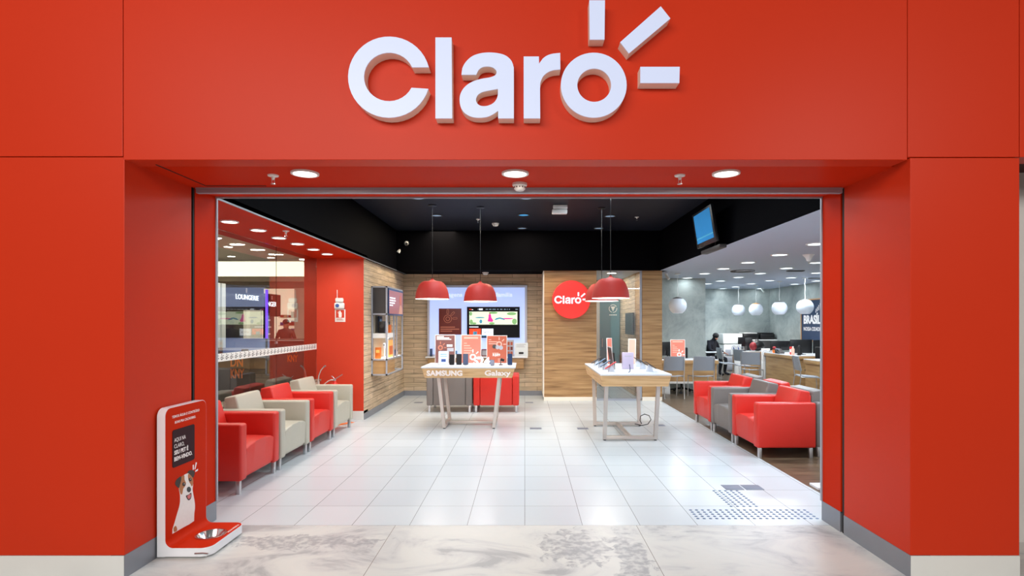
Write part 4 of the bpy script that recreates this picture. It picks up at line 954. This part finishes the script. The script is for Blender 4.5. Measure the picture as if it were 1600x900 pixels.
def swivel(x, y, rz, label):
    t = thing('office_chair', label, 'office chair', (x, y, 0), rz, 'black swivel chairs'); 
    b = MB()
    for k in range(5):
        a = 2*PI*k/5; b.tube([(0, 0, .10), (.28*math.cos(a), .28*math.sin(a), .065)], .022, 'black_plastic', 8, r1=.014)
    b.build('star_base', t)
    for k in range(5):
        a = 2*PI*k/5; MB().lathe([(0, -.012), (.03, -.012), (.03, .012), (0, .012)], 'rubber', n=14, T=Matrix.Translation((.28*math.cos(a), .28*math.sin(a), .03)) @ Matrix.Rotation(PI/2, 4, 'X')).build('caster', t)
    MB().tube([(0, 0, .09), (0, 0, .44)], .025, 'black_plastic').build('gas_column', t)
    MB().box(-.23, .23, -.22, .22, .43, .50, 'black_plastic', .03, seg=3).build('seat', t)
    MB().box(-.21, .21, -.27, -.22, .58, .98, 'black_plastic', .024, seg=3).tube([(0, -.1, .44), (0, -.26, .46), (0, -.27, .62)], .02, 'black_plastic').build('backrest', t)
    return t
s0 = swivel(3.32, 12.12, PI, 'black swivel chair base showing under the desk with the poster')
s0.location = (3.44, 12.17, 0)
dup(s0, (6.60, 12.42, 0), 2.2, 'black swivel chair at the right edge behind the sideways grey chair')
t = thing('pedestal', 'white drawer pedestal under the left end of the poster desk', 'cabinet', (2.99, 12.08, 0)); MB().box(-.14, .12, -.22, .22, 0, .52, 'white_plastic', .004).build('body', t)
for k in range(3): MB().box(-.13, .11, -.232, -.221, .02+k*.165, .175+k*.165, 'white_plastic', .003).build('drawer', t); MB().box(-.05, .03, -.245, -.2325, .13+k*.165, .14+k*.165, 'steel', .002).build('handle', LAST[0])
poster('salmon poster with pale lines standing on the poster desk in the office', 3.33, 12.05, .745, .32, .42, 0, 'print_salmon', 'salmon', 'posters standing on the desks', 3)
def monitor(label, x, y, z, w_, h, rz, foot=.07):
    t = thing('monitor', label, 'monitor', (x, y, z), rz, 'computer monitors')
    MB().box(-w_/2, w_/2, 0, .025, foot, foot+h, 'black_plastic', .006).build('bezel', t); MB().box(-w_/2+.01, w_/2-.01, .025, .0265, foot+.01, foot+h-.01, 'screen_black').build('screen', LAST[0])
    MB().box(-.09, .09, -.06, .10, 0, .012, 'black_plastic', .004).box(-.02, .02, -.012, .0, .01, foot+h*.4, 'black_plastic').build('stand', t); return t
monitor('dark monitor beside the salmon poster on the poster desk', 3.12, 12.12, .745, .34, .30, .5)
monitor('large black monitor, left of the pair on the long desk', 6.66, 13.35, .765, .52, .33, -.06, .03)
monitor('large black monitor, right of the pair on the long desk', 7.16, 13.3, .765, .50, .32, .10, .03)
monitor('black monitor at the rear of the long desk beside the white panel', 6.52, 14.15, .765, .50, .24, .0, .06)
monitor('small black monitor at the left end of the far desk', 6.05, 15.45, .745, .22, .26, .2, .12)
monitor('small black monitor next to the backpack on the far desk', 6.28, 15.6, .745, .24, .24, -.2, .12)
def sympanel(x, y, z0, w_, h, label):
    t = thing('desk_screen', label, 'panel', (x, y, z0), 0, 'white desk panels with round symbols')
    MB().box(0, w_, 0, .018, 0, h, 'white_plastic', .002).build('board', t)
    b = MB(); T = FRONT(0, -.0005, 0); r = w_*.17
    for k in (0, 1):
        cx = w_*(.27+.46*k); b.shape([circ(cx, h*.62, r*1.25, 24, r*1.5), circ(cx, h*.62, r*1.0, 24, r*1.25)], .001, 'print_grey', T)
        b.shape([circ(cx, h*.62, r*.5, 16, r*.8), circ(cx+.01, h*.66, r*.2, 12, r*.4)], .001, 'sign_blue', T)
    b.build('print', t)
    MB().box(.0, .02, .018, .06, 0, .03, 'steel').build('clamp', t)
    if z0 > .5 and z0 < .6: pass
    return t
tt = sympanel(6.16, 14.42, .52, .34, .34, 'white desk panel with two round blue symbols at the end of the long desk')
MB().box(.0, .16, 0, .018, -.52, 0, 'white_plastic', .002).build('leg_panel', tt)
tt = sympanel(5.62, 15.1, .66, .28, .28, 'white desk panel with two round blue symbols at the end of the far desk')
MB().box(.1, .26, 0, .018, -.66, 0, 'white_plastic', .002).build('leg_panel', tt)
t = thing('backpack', 'black backpack with a red front lying on the far desk', 'backpack', (6.42, 15.40, .745))
MB().sphere((.05, 0, .15), .15, 'black_plastic', 1.25, .85, 1).build('bag', t); MB().sphere((-.10, -.06, .13), .11, 'dark_red', .9, .8, 1.05).build('front_pocket', t); MB().tube([(-.02, 0, .28), (.03, 0, .34), (.09, 0, .28)], .012, 'black_plastic').build('grab_handle', t)
t = thing('copier', 'pale blue-white office copier by the back concrete wall', 'copier', (6.12, 16.6, 0))
MB().box(-.26, .26, -.28, .28, .02, .88, 'white_plastic', .02).build('cabinet', t); MB().box(-.28, .30, -.28, .28, .90, 1.20, 'white_plastic', .02).build('scanner', t)
for k in range(3): MB().box(-.22, .22, -.295, -.281, .12+k*.22, .30+k*.22, 'print_grey', .004).build('paper_tray', t)
t = thing('side_cabinet', 'low dark cabinet along the back concrete wall under the printers', 'cabinet', (6.95, 16.65, 0)); MB().box(-.5, .5, -.28, .28, .03, 1.0, 'dark_grey', .005).build('body', t); MB().box(-.51, .51, -.29, .29, 1.0, 1.03, 'white_plastic').build('cabinet_top', t)
for k in range(2): MB().box(-.49+k*.5, -.01+k*.5, -.292, -.281, .05, .97, 'dark_grey', .003).build('door', t); MB().box(-.06+k*.09, -.05+k*.09, -.302, -.2925, .5, .62, 'steel', .002).build('handle', LAST[0])
def printer(x, y, w_, l):
    t = thing('printer', l, 'printer', (x, y, 1.03), 0, 'printers by the back wall'); MB().box(-w_/2, w_/2, -.2, .2, 0, .17, 'black_plastic', .02).build('body', t); MB().box(-w_/2+.03, w_/2-.03, -.27, -.19, .03, .045, 'dark_grey').build('paper_tray', t)
    MB().box(-w_/2+.02, w_/2-.02, -.17, .19, .172, .20, 'white_plastic' if 'light' in l else 'black_plastic', .006).build('lid', t)
printer(6.70, 16.62, .44, 'black printer with a light lid, left one on the dark cabinet')
printer(7.20, 16.62, .42, 'black printer, right one on the dark cabinet')
GD = 'small things on the office desks'
def small(name, label, cat, x, y, z, fn):
    t = thing(name, label, cat, (x, y, z), 0, GD); fn(t)
small('bottle', 'pink bottle on the long desk left of the monitors', 'bottle', 6.36, 13.15, .765, lambda t: (MB().lathe([(0, 0), (.035, 0), (.037, .02), (.037, .14), (.014, .18), (0, .18)], 'print_peach', n=16).build('body', t), MB().lathe([(0, .18), (.016, .18), (.016, .205), (0, .205)], 'white_plastic', n=12).build('cap', t)))
small('bottle', 'black bottle on the long desk in front of the left monitor', 'bottle', 6.46, 13.05, .765, lambda t: (MB().lathe([(0, 0), (.04, 0), (.04, .17), (.02, .21), (0, .21)], 'black_plastic', n=16).build('body', t), MB().lathe([(0, .21), (.02, .21), (.02, .235), (0, .235)], 'dark_grey', n=12).build('cap', t)))
small('candy_box', 'red and white box beside the black bottle on the long desk', 'box', 6.41, 13.32, .765, lambda t: (MB().box(-.035, .035, -.03, .03, 0, .19, 'extinguisher', .004).build('carton', t), MB().box(-.036, .036, -.031, .031, .06, .13, 'white_plastic').build('carton_label', t)))
small('desk_phone', 'grey desk phone at the left of the long desk', 'telephone', 6.32, 13.75, .765, lambda t: (MB().hexa([(-.08, -.09, 0), (.08, -.09, 0), (.08, .09, 0), (-.08, .09, 0)], [(-.08, -.09, .03), (.08, -.09, .03), (.08, .09, .12), (-.08, .09, .12)], 'dark_grey', .006).build('base', t), MB().box(-.075, -.03, -.08, .09, .09, .125, 'tile_grey', .012).build('handset', t)))
small('flower_pot', 'small orange potted ornament on the rear of the long desk', 'ornament', 6.30, 14.0, .765, lambda t: (MB().lathe([(0, 0), (.035, 0), (.05, .08), (0, .08)], 'orange', n=16).build('pot', t), MB().sphere((0, 0, .13), .04, 'dark_red').build('blossom', t)))
small('paper_stack', 'sheets of white paper in front of the right monitor', 'papers', 6.98, 13.0, .765, lambda t: (MB().box(-.15, .15, -.10, .10, 0, .015, 'paper').build('sheets', t), MB().box(-.10, .05, -.03, .03, .0155, .03, 'extinguisher', .004).build('paper_clip', t)))
small('mug', 'dark mug standing in front of the right monitor', 'mug', 7.02, 13.18, .765, lambda t: (MB().lathe([(0, 0), (.035, 0), (.04, .09), (.035, .09), (.03, .01), (0, .01)], 'phone_blue', n=16).build('body', t), MB().tube([(.038, 0, .07), (.065, 0, .06), (.06, 0, .03), (.037, 0, .02)], .005, 'phone_blue').build('handle', t)))
small('calculator', 'grey desk phone on the far desk left of the backpack', 'telephone', 6.02, 15.3, .745, lambda t: (MB().hexa([(-.05, -.07, 0), (.05, -.07, 0), (.05, .07, 0), (-.05, .07, 0)], [(-.05, -.07, .03), (.05, -.07, .03), (.05, .07, .13), (-.05, .07, .13)], 'dark_grey', .006).build('base', t), MB().box(-.045, -.01, -.06, .07, .09, .12, 'tile_grey', .01).build('handset', t)))
o = MB().box(0, .40, 0, .16, 0, .025, 'white_gloss', .003).build('floor_plinth', loc=(2.70, 5.10, 0)); tag(o, 'low white plinth corner on the wood floor at the right doorway edge', 'plinth')
# niche television
t = thing('niche_television', 'black television on the slatted side wall of the glazed niche', 'television', (2.30, 11.95, 1.28))
MB().box(-.06, -.025, -.42, .42, 0, .46, 'black_plastic', .004).build('bezel', t); MB().box(-.0615, -.06, -.41, .41, .012, .448, 'screen_black').build('screen', t); MB().box(-.03, 0, -.08, .08, .16, .3, 'black_plastic').build('bracket', t)

# ================================================================== PEOPLE
def person(name, joints, edges, radii, label, cloth, hair_at, loc=(0, 0, 0), rz=0, skin_if=None, hair_r=.1):
    me = bpy.data.meshes.new('t'); keys = list(joints); me.from_pydata([joints[k] for k in keys], [(keys.index(a), keys.index(b)) for a, b in edges], [])
    o = bpy.data.objects.new('t', me); C.objects.link(o)
    md = o.modifiers.new('s', 'SKIN'); md.use_smooth_shade = True; o.modifiers.new('u', 'SUBSURF').levels = 2
    for i, k in enumerate(keys):
        r = radii[k]; v = me.skin_vertices[0].data[i]; v.radius = r if isinstance(r, tuple) else (r, r); v.use_root = (k == 'pelvis')
    dg = bpy.context.evaluated_depsgraph_get(); m2 = bpy.data.meshes.new_from_object(o.evaluated_get(dg)); bpy.data.objects.remove(o); bpy.data.meshes.remove(me)
    m2.name = name; m2.materials.clear(); m2.materials.append(M[cloth]); m2.materials.append(M['skin'])
    for p in m2.polygons: p.use_smooth = True; p.material_index = 1 if skin_if(p.center) else 0
    t = thing(name, label, 'person', loc, rz); bo = bpy.data.objects.new('body', m2); C.objects.link(bo); bo.parent = t
    h = hair_at; MB().sphere((h[0], h[1], h[2]), hair_r, 'hair', .92, 1.05, .85).build('hair', t)
    return t
def fingers(J, E, Rr, hand, d, side, tag_):
    d = Vector(d).normalized(); s_ = Vector(side).normalized(); h = Vector(J[hand])
    for k in range(4):
        a = h+s_*(.024-.016*k)+d*.03; L = (.062, .075, .07, .052)[k]
        J[tag_+'f%da' % k] = tuple(a); J[tag_+'f%db' % k] = tuple(a+d*L*.6+Vector((0, 0, -.008))); J[tag_+'f%dc' % k] = tuple(a+d*L+Vector((0, 0, -.03)))
        E += [(hand, tag_+'f%da' % k), (tag_+'f%da' % k, tag_+'f%db' % k), (tag_+'f%db' % k, tag_+'f%dc' % k)]
        for q in 'abc': Rr[tag_+'f%d' % k+q] = .008
    J[tag_+'t'] = tuple(h+s_*.05+d*.03); E.append((hand, tag_+'t')); Rr[tag_+'t'] = .009
# seated person bent forward, facing +X, beside the concrete corner
J = dict(pelvis=(0, 0, .52), waist=(.03, 0, .68), chest=(.06, 0, .88), neck=(.10, 0, 1.02), headb=(.15, 0, 1.07), head=(.19, 0, 1.12),
         lsh=(.07, .19, .96), lel=(.14, .25, .74), lwr=(.33, .16, .66), lha=(.39, .14, .65), rsh=(.07, -.19, .96), rel=(.14, -.25, .74), rwr=(.33, -.16, .66), rha=(.39, -.14, .65),
         lhip=(.03, .10, .50), lkn=(.43, .13, .50), lan=(.38, .13, .09), lto=(.52, .14, .04), rhip=(.03, -.10, .50), rkn=(.43, -.13, .50), ran=(.36, -.13, .09), rto=(.50, -.14, .04))
Rr = dict(pelvis=(.15, .14), waist=(.13, .13), chest=(.15, .13), neck=.055, headb=.075, head=.095, lsh=.065, lel=.048, lwr=.032, lha=.036, rsh=.065, rel=.048, rwr=.032, rha=.036, lhip=.09, lkn=.062, lan=.042, lto=.036, rhip=.09, rkn=.062, ran=.042, rto=.036)
E = [('pelvis', 'waist'), ('waist', 'chest'), ('chest', 'neck'), ('neck', 'headb'), ('headb', 'head'), ('chest', 'lsh'), ('lsh', 'lel'), ('lel', 'lwr'), ('lwr', 'lha'), ('chest', 'rsh'), ('rsh', 'rel'), ('rel', 'rwr'), ('rwr', 'rha'), ('pelvis', 'lhip'), ('lhip', 'lkn'), ('lkn', 'lan'), ('lan', 'lto'), ('pelvis', 'rhip'), ('rhip', 'rkn'), ('rkn', 'ran'), ('ran', 'rto')]
fingers(J, E, Rr, 'lha', (1, 0, -.2), (0, -1, 0), 'l'); fingers(J, E, Rr, 'rha', (1, 0, -.2), (0, 1, 0), 'r')
person('seated_person', J, E, Rr, 'person in dark clothes sitting bent forward beside the corner of the concrete wall', 'dark_cloth', (.175, 0, 1.155), (5.42, 16.2, 0), -.85, lambda c: c.x > .36 and .6 < c.z < .72 and abs(c.y) < .22 or c.x > .2 and c.z > 1.02, .095)
t = thing('stool', 'dark stool under the seated person in dark clothes', 'stool', (5.42, 16.2, 0)); MB().lathe([(0, .36), (.19, .36), (.2, .375), (.19, .395), (0, .395)], 'black_plastic', n=24).build('seat', t)
for k in range(4): a = PI/4+k*PI/2; MB().tube([(.16*math.cos(a), .16*math.sin(a), 0), (.11*math.cos(a), .11*math.sin(a), .362)], .012, 'steel', 8).build('leg', t)
t = thing('side_table', 'small white side table in front of the seated person', 'table', (5.22, 15.32, 0)); MB().box(-.25, .22, -.16, .16, .70, .725, 'white_gloss', .006).build('tabletop', t); MB().tube([(.12, 0, .01), (.12, 0, .70)], .016, 'steel').build('leg', t); MB().box(0, .22, -.14, .14, 0, .015, 'steel', .004).build('base', t)
# standing person in the mall corridor, elbow out
J = dict(pelvis=(0, 0, .88), waist=(0, .01, 1.02), chest=(0, .01, 1.22), neck=(0, 0, 1.37), headb=(0, -.01, 1.43), head=(0, -.02, 1.52),
         lsh=(.17, 0, 1.30), lel=(.24, .05, 1.06), lwr=(.14, -.14, 1.00), lha=(.07, -.17, 1.00), rsh=(-.17, 0, 1.30), rel=(-.26, .04, 1.08), rwr=(-.17, -.12, .99), rha=(-.10, -.16, .99),
         lhip=(.09, 0, .84), lkn=(.10, -.02, .46), lan=(.10, .01, .08), lto=(.11, -.13, .035), rhip=(-.09, 0, .84), rkn=(-.10, -.02, .46), ran=(-.10, .01, .08), rto=(-.11, -.13, .035))
Rr = dict(pelvis=(.15, .12), waist=(.12, .10), chest=(.15, .11), neck=.05, headb=.072, head=.09, lsh=.062, lel=.045, lwr=.030, lha=.036, rsh=.062, rel=.045, rwr=.030, rha=.036, lhip=.09, lkn=.06, lan=.04, lto=.034, rhip=.09, rkn=.06, ran=.04, rto=.034)
E = E[:21]
fingers(J, E, Rr, 'lha', (-1, -.2, -.2), (0, 0, 1), 'l'); fingers(J, E, Rr, 'rha', (1, -.2, -.2), (0, 0, 1), 'r')
person('standing_person', J, E, Rr, 'person in dark clothes with elbows out, standing beyond the side glass in the mall', 'dark_brown', (0, 0.0, 1.55), (-6.30, 14.6, 0), PI, lambda c: c.z > 1.40 or (abs(c.x) < .13 and c.y < -.12 and .9 < c.z < 1.1), .088)

# ================================================================== MALL BEYOND THE GLASS
t = thing('store_front', 'dark navy storefront lettered LOUNGERIE seen through the side glass', 'storefront', (-7.0, 12.4, 0))
MB().box(-.6, 0, .55, 2.45, 1.86, 2.44, 'navy_dark').build('fascia', t)
MB().box(-.6, -.02, .55, 2.45, 0, .12, 'dark_grey').box(-.6, -.56, .55, 2.45, .12, 1.86, 'navy_dark').build('shell', t)
MB().box(-.04, -.02, .62, 2.38, .12, 1.86, 'pane_glass').build('shop_window', t, smooth=False)
MB().box(-.1, .02, .0, .28, .1, 2.44, 'paper').box(-.1, .02, .36, .52, .1, 2.44, 'paper').build('white_strip', t)  # two upright white strips left of the shop window
b = MB(); b.text('LOUNGERIE', .17, 'sign_glow', EAST(.001, 1.0, 2.11), .006, .002, 1.15)
for k in range(3): b.shape([circ(1.52, 2.30+k*.04, .035, 12, .018), circ(1.52, 2.30+k*.04, .02, 12, .008)], .005, 'print_white', EAST(.001, 0, 0))
b.build('lettering', t)
MB().tube([(.03, 2.55, .8), (.03, 2.55, 2.42)], .035, 'purple_tube').build('neon_tube', t)
t = thing('side_sign', 'narrow dark maroon sign with pale capitals right of the purple tube beyond the glass', 'sign', (-7.0, 15.02, 1.7))
MB().box(-.1, 0, 0, .85, 0, .62, 'print_plum').box(-.1, 0, 0, .45, -1.7, 0, 'navy_dark').build('board', t)
b = MB(); b.text('NGER', .18, 'sign_glow', EAST(.001, .03, .28), .006, .002, .55)
for k in range(3): b.shape([circ(.3, .48+k*.035, .035, 12, .016), circ(.3, .48+k*.035, .02, 12, .008)], .005, 'print_white', EAST(.001, 0, 0))
for k in range(5): b.box(.002, .006, .08, .08+.12+.05*(k % 2), -.12-k*.19, -.08-k*.19, 'print_white')
b.build('lettering', t)
for x, y, w_, h, l in ((-4.75, 8.6, .95, 1.08, 'dark kiosk with orange lettering, nearest beyond the side glass'), (-5.15, 11.6, 1.0, 1.12, 'second dark kiosk with orange lettering, built for a reflection farther down the mall')):  # the second kiosk stands in for a reflection of orange lettering
    t = thing('kiosk', l, 'kiosk', (x, y, 0), 0, 'mall kiosks'); MB().box(-w_/2, w_/2, 0, .8, .06, h, 'dark_grey', .004).build('counter_body', t); MB().box(-w_/2-.02, w_/2+.02, -.02, .82, h, h+.03, 'dark_brown').build('counter_top', t); MB().box(-w_/2+.03, w_/2-.03, .03, .77, 0, .06, 'black_plastic').build('plinth', t)
    MB().text('DN', .2, 'orange', FRONT(.18, -.002, h-.22), .008, .004, .19).text('KNY', .2, 'orange', FRONT(.18, -.002, h-.40), .008, .004, .21).build('lettering', t)
t = thing('cafe_table', 'pale-topped small table between the kiosks beyond the glass', 'table', (-5.25, 10.1, 0)); MB().box(-.3, .3, -.25, .25, .87, .90, 'white_gloss', .004).build('tabletop', t); MB().tube([(0, 0, .02), (0, 0, .87)], .03, 'dark_grey').build('pillar', t); MB().lathe([(0, 0), (.22, 0), (.22, .02), (0, .02)], 'dark_grey').build('base', t)
t = thing('counter', 'long dark red-brown counter in front of the standing person beyond the glass', 'counter', (-6.2, 13.4, 0)); MB().box(-.65, .95, -.3, .3, 0, 1.10, 'dark_brown', .004).build('body', t); MB().box(-.68, .98, -.33, .33, 1.10, 1.14, 'dark_brown').build('counter_top', t)
t = thing('goods_shelf', 'bright shop shelf of small goods far beyond the glass', 'shelf', (-8.3, 20.8, 0)); MB().box(-.8, .9, -.05, .2, 0, 2.0, 'mall_shop').build('back_panel', t)
for k in range(5): MB().box(-.8, .9, -.35, -.05, .5+k*.3, .52+k*.3, 'goods_c').build('shelf', t)
b = MB()
for k in range(5):
    for q in range(12): b.box(-.76+q*.135, -.68+q*.135+random.random()*.03, -.3, -.12, .52+k*.3, .60+k*.3+random.random()*.14, random.choice(('goods_a', 'goods_b', 'goods_c')))
o = b.build('small_goods', t); o['kind'] = 'stuff'
t = thing('red_ring_sign', 'red ring-shaped sign above the bright shop shelf beyond the glass', 'sign', (-8.05, 20.98, 2.45)); MB().shape([arc(.7, 5.6, .16, .24, 24)], .04, 'red_column', FRONT(0, 0, 0)).build('ring', t)
for i, (px, py) in enumerate(((338, 371), (375, 381), (356, 385), (407, 389.5), (436, 397), (423, 402), (361, 400), (480, 409))):
    x, y = pix(px, py, 3.05); downlight(x, y, 3.05, .10, 'round mall ceiling downlight beyond the glass, %s' % ('nearest, at the left edge', 'second from the left edge', 'just below the second', 'left of the glass joint', 'right of the glass joint', 'behind the one left of the joint', 'far one at the left edge', 'farthest right, by the red column')[i], 'mall ceiling downlights', power=8)

# ================================================================== PET STAND
t = thing('pet_stand', 'red and white pet stand with a dog picture and steel bowl, left doorway wall', 'stand', (-2.409, 3.63, 0))
H, Wd, th = .98, .47, .052
MB().prism(rrect(0, Wd, .010, H, .055, 8, (0, 0, 1, 1)), 0, th, 'white_gloss', EAST(0, 0, 0)).build('back_board', t)
bowlc = (.222, .235)
base_out = rrect(th, .345, 0, Wd, .07, 8, (0, 1, 1, 0))
MB().shape([base_out, circ(bowlc[0], bowlc[1], .088, 32)], .055, 'white_gloss', Matrix.Translation((0, 0, .012))).build('base', t)
b = MB(); r = .05; prof = [(th, .067), (th+r, .067)]+[(th+r-r*math.sin(a), .067+r-r*math.cos(a)) for a in [PI/2*i/8 for i in range(9)]]
b.prism(prof, 0, Wd, 'white_gloss', frame((0, 0, 0), (1, 0, 0), (0, 0, 1)) @ Matrix.Rotation(0, 4, 'Z') @ Matrix.Scale(-1, 4, (0, 0, 1))); b.build('fillet', t)
b = MB(); ins = .004
b.prism(rrect(ins, Wd-ins, .067+r, H-ins, .05, 8, (0, 0, 1, 1)), 0, .002, 'red_inner', EAST(th, 0, 0))
b.shape([rrect(th+r, .345-ins, ins, Wd-ins, .066, 8, (0, 1, 1, 0)), circ(bowlc[0], bowlc[1], .089, 32)], .002, 'red_inner', Matrix.Translation((0, 0, .067)))
ca = [PI/2*i/8 for i in range(9)]; rr = r-.002
pf = [(th+r-r*math.sin(a), .067+r-r*math.cos(a)) for a in ca]+[(th+r-rr*math.sin(a), .067+r-rr*math.cos(a)) for a in ca[::-1]]
b.prism(pf, ins, Wd-ins, 'red_inner', frame((0, 0, 0), (1, 0, 0), (0, 0, 1)) @ Matrix.Scale(-1, 4, (0, 0, 1))); b.build('red_covering', t)
MB().lathe([(.099, .0705), (.099, .0725), (.088, .073), (.080, .060), (.066, .030), (.05, .024), (0, .024), (0, .022), (.05, .022), (.068, .028), (.084, .058)], 'chrome', (bowlc[0], bowlc[1], 0), 48).build('bowl', t)
for x in (.03, .30):
    for y in (.04, Wd-.04): MB().lathe([(0, 0), (.012, 0), (.012, .0115), (0, .0115)], 'chrome', (x, y, 0), 12).build('foot', t)
MB().tube([(.335, -.001, .032), (.30, -.004, .036), (.25, -.004, .034)], .006, 'chrome').build('metal_badge', t)
b = MB(); T = EAST(th+.0022, 0, 0)
b.text('TEMOS ÁGUA E CONTEÚDO', .024, 'print_white', T @ Matrix.Translation((.07, .905, 0)), .0006, .0003, .31).text('BONS PRA CACHORRO.', .024, 'print_white', T @ Matrix.Translation((.10, .865, 0)), .0006, .0003, .235)
b.text('ÁGUA FRESCA', .022, 'print_white', Matrix.Translation((.325, .27, .0692)) @ Matrix.Rotation(PI/2, 4, 'Z'), .0006, .0003, .15)
for q in ([(.300, .535), (.313, .535), (.313, .500), (.300, .500)], [(.336, .545), (.350, .540), (.330, .497), (.320, .500)], [(.33, .488), (.362, .492), (.362, .480), (.33, .477)]): b.shape([q], .0008, 'print_white', T)
b.build('lettering', t)
MB().shape([rrect(.072, .318, .572, .824, .015)], .003, 'print_plum', T).build('screen', t); sr = LAST[0]
b = MB(); T2 = EAST(th+.0054, .088, 0)
for s_, z, w_, bo in (('AQUI NA', .742, .125, 0), ('CLARO,', .700, .11, 0), ('SEU PET É', .657, .155, .0012), ('BEM-VINDO.', .614, .20, .0012)): b.text(s_, .038, 'print_white', T2 @ Matrix.Translation((0, z, 0)), .0006, bo, w_)
b.build('screen_text', sr)
XP = 2.358
def dg_(cx, cy):
    px, py = 240+cx/5.29, 710+cy/5.29; Y = XP*F/(820-px); return (Y-3.63, 1.55+(503-py)*Y/F)
def dpoly(pts, lvl, m, b): b.shape([[dg_(*p) for p in pts]], .0006, m, EAST(th+.0022+lvl*.0007, 0, 0))
def dell(cx, cy, rx, ry, lvl, m, b): dpoly([(cx+rx*math.cos(2*PI*i/20), cy+ry*math.sin(2*PI*i/20)) for i in range(20)], lvl, m, b)
b = MB()
dpoly(spl([(150, 657), (152, 620, 0), (170, 560, 0), (187, 500, 0), (205, 440, 0), (214, 390, 0), (213, 330, 0), (206, 285, 0), (212, 215, 0), (230, 184, 0), (262, 162, 0), (290, 156, 0), (312, 178, 0), (321, 210, 0), (323, 245, 0), (318, 290, 0), (326, 340, 0), (335, 390, 0), (338, 440, 0), (332, 490, 0), (330, 550), (290, 578), (248, 600), (200, 628)], 3), 0, 'dog_white', b)
dpoly(spl([(206, 272, 0), (206, 230, 0), (222, 188, 0), (248, 172, 0), (251, 208, 0), (262, 236, 0), (256, 262, 0), (240, 284, 0), (231, 328, 0), (216, 322, 0)], 3), 1, 'dog_brown', b)
dpoly(spl([(282, 162, 0), (300, 168, 0), (318, 192, 0), (323, 238, 0), (312, 264, 0), (300, 244, 0), (289, 226, 0), (280, 192, 0)], 3), 1, 'dog_brown', b)
dpoly(spl([(172, 244, 0), (180, 214, 0), (200, 193, 0), (222, 182, 0), (221, 216, 0), (212, 250, 0), (204, 276, 0), (186, 266, 0)], 3), 2, 'dog_dark', b)
dpoly(spl([(272, 152, 0), (288, 134, 0), (312, 129, 0), (333, 142, 0), (332, 168, 0), (321, 192, 0), (302, 172, 0), (285, 158, 0)], 3), 2, 'dog_dark', b)
dell(244, 247, 13, 16, 2, 'dog_dark', b); dell(297, 208, 12, 15, 2, 'dog_dark', b); dell(286, 290, 17, 23, 2, 'black_plastic', b); dell(292, 282, 5, 5, 3, 'dark_grey', b); dell(247, 243, 3, 3, 3, 'dog_white', b); dell(299, 204, 3, 3, 3, 'dog_white', b)
dpoly(spl([(262, 342, 0), (284, 332, 0), (304, 317, 0), (307, 345, 0), (299, 370, 0), (283, 379, 0), (270, 364, 0)], 3), 2, 'dog_dark', b)
dpoly(spl([(273, 344, 0), (300, 328, 0), (300, 352, 0), (286, 369, 0), (276, 360, 0)], 3), 3, 'dog_pink', b)
dpoly(spl([(262, 470, 0), (300, 455, 0), (306, 510, 0), (280, 540, 0), (262, 510, 0)], 3), 1, 'dog_white', b); dpoly(spl([(160, 610, 0), (178, 590, 0), (190, 622, 0), (180, 636, 0), (164, 640, 0)], 3), 1, 'dog_brown', b)
b.build('dog_picture', t)

# ================================================================== FLOOR DETAILS
stud_me = None
def strip(name, label, pts):
    global stud_me
    t = thing(name, label, 'tactile studs', (0, 0, 0), 0, 'tactile studs at the doorway')
    for x, y in pts:
        if stud_me is None:
            o = MB().lathe([(.0135, 0), (.0125, .002), (.006, .0045), (0, .0048)], 'stud_blue', n=10).build('stud', t); stud_me = o.data
        else: o = bpy.data.objects.new('stud', stud_me); C.objects.link(o); o.parent = t
        o.location = (x, y, 0)
strip('tactile_strip', 'band of small blue-grey floor studs running along the threshold at the right', [(1.365+.0495*i, 4.37+.049*j) for i in range(20) for j in range(5)][:100])
strip('tactile_strip', 'band of small blue-grey floor studs leading into the shop up to the grey squares', [(1.735+.053*i, 4.66+.053*j) for i in range(5) for j in range(9)])
for x, l in ((1.860, 'left of the two flat dark grey floor squares beyond the studs'), (2.045, 'right of the two flat dark grey floor squares beyond the studs')):
    o = MB().box(0, .168, 0, .15, 0, .003, 'tile_grey', .001).build('floor_square', loc=(x, 5.115, 0)); tag(o, l, 'floor marker', 'dark floor squares')
for px, py, w_, l in ((837, 669.5, .17, 'small metal floor box right of the left table feet'), (910.5, 669.5, .16, 'small metal floor box left of the right table'), (1030, 664.5, .16, 'small metal floor box just right of the right table'), (654, 629, .16, 'small metal floor box left of the dark grey armchair seen from behind'), (827, 629, .15, 'small metal floor box right of the red armchair seen from behind')):
    x, y = pix(px, py, 0); o = MB().box(-w_/2, w_/2, -.06, .06, 0, .003, 'tile_grey', .001).build('floor_box', loc=(x, y, 0)); tag(o, l, 'floor box', 'metal floor boxes')
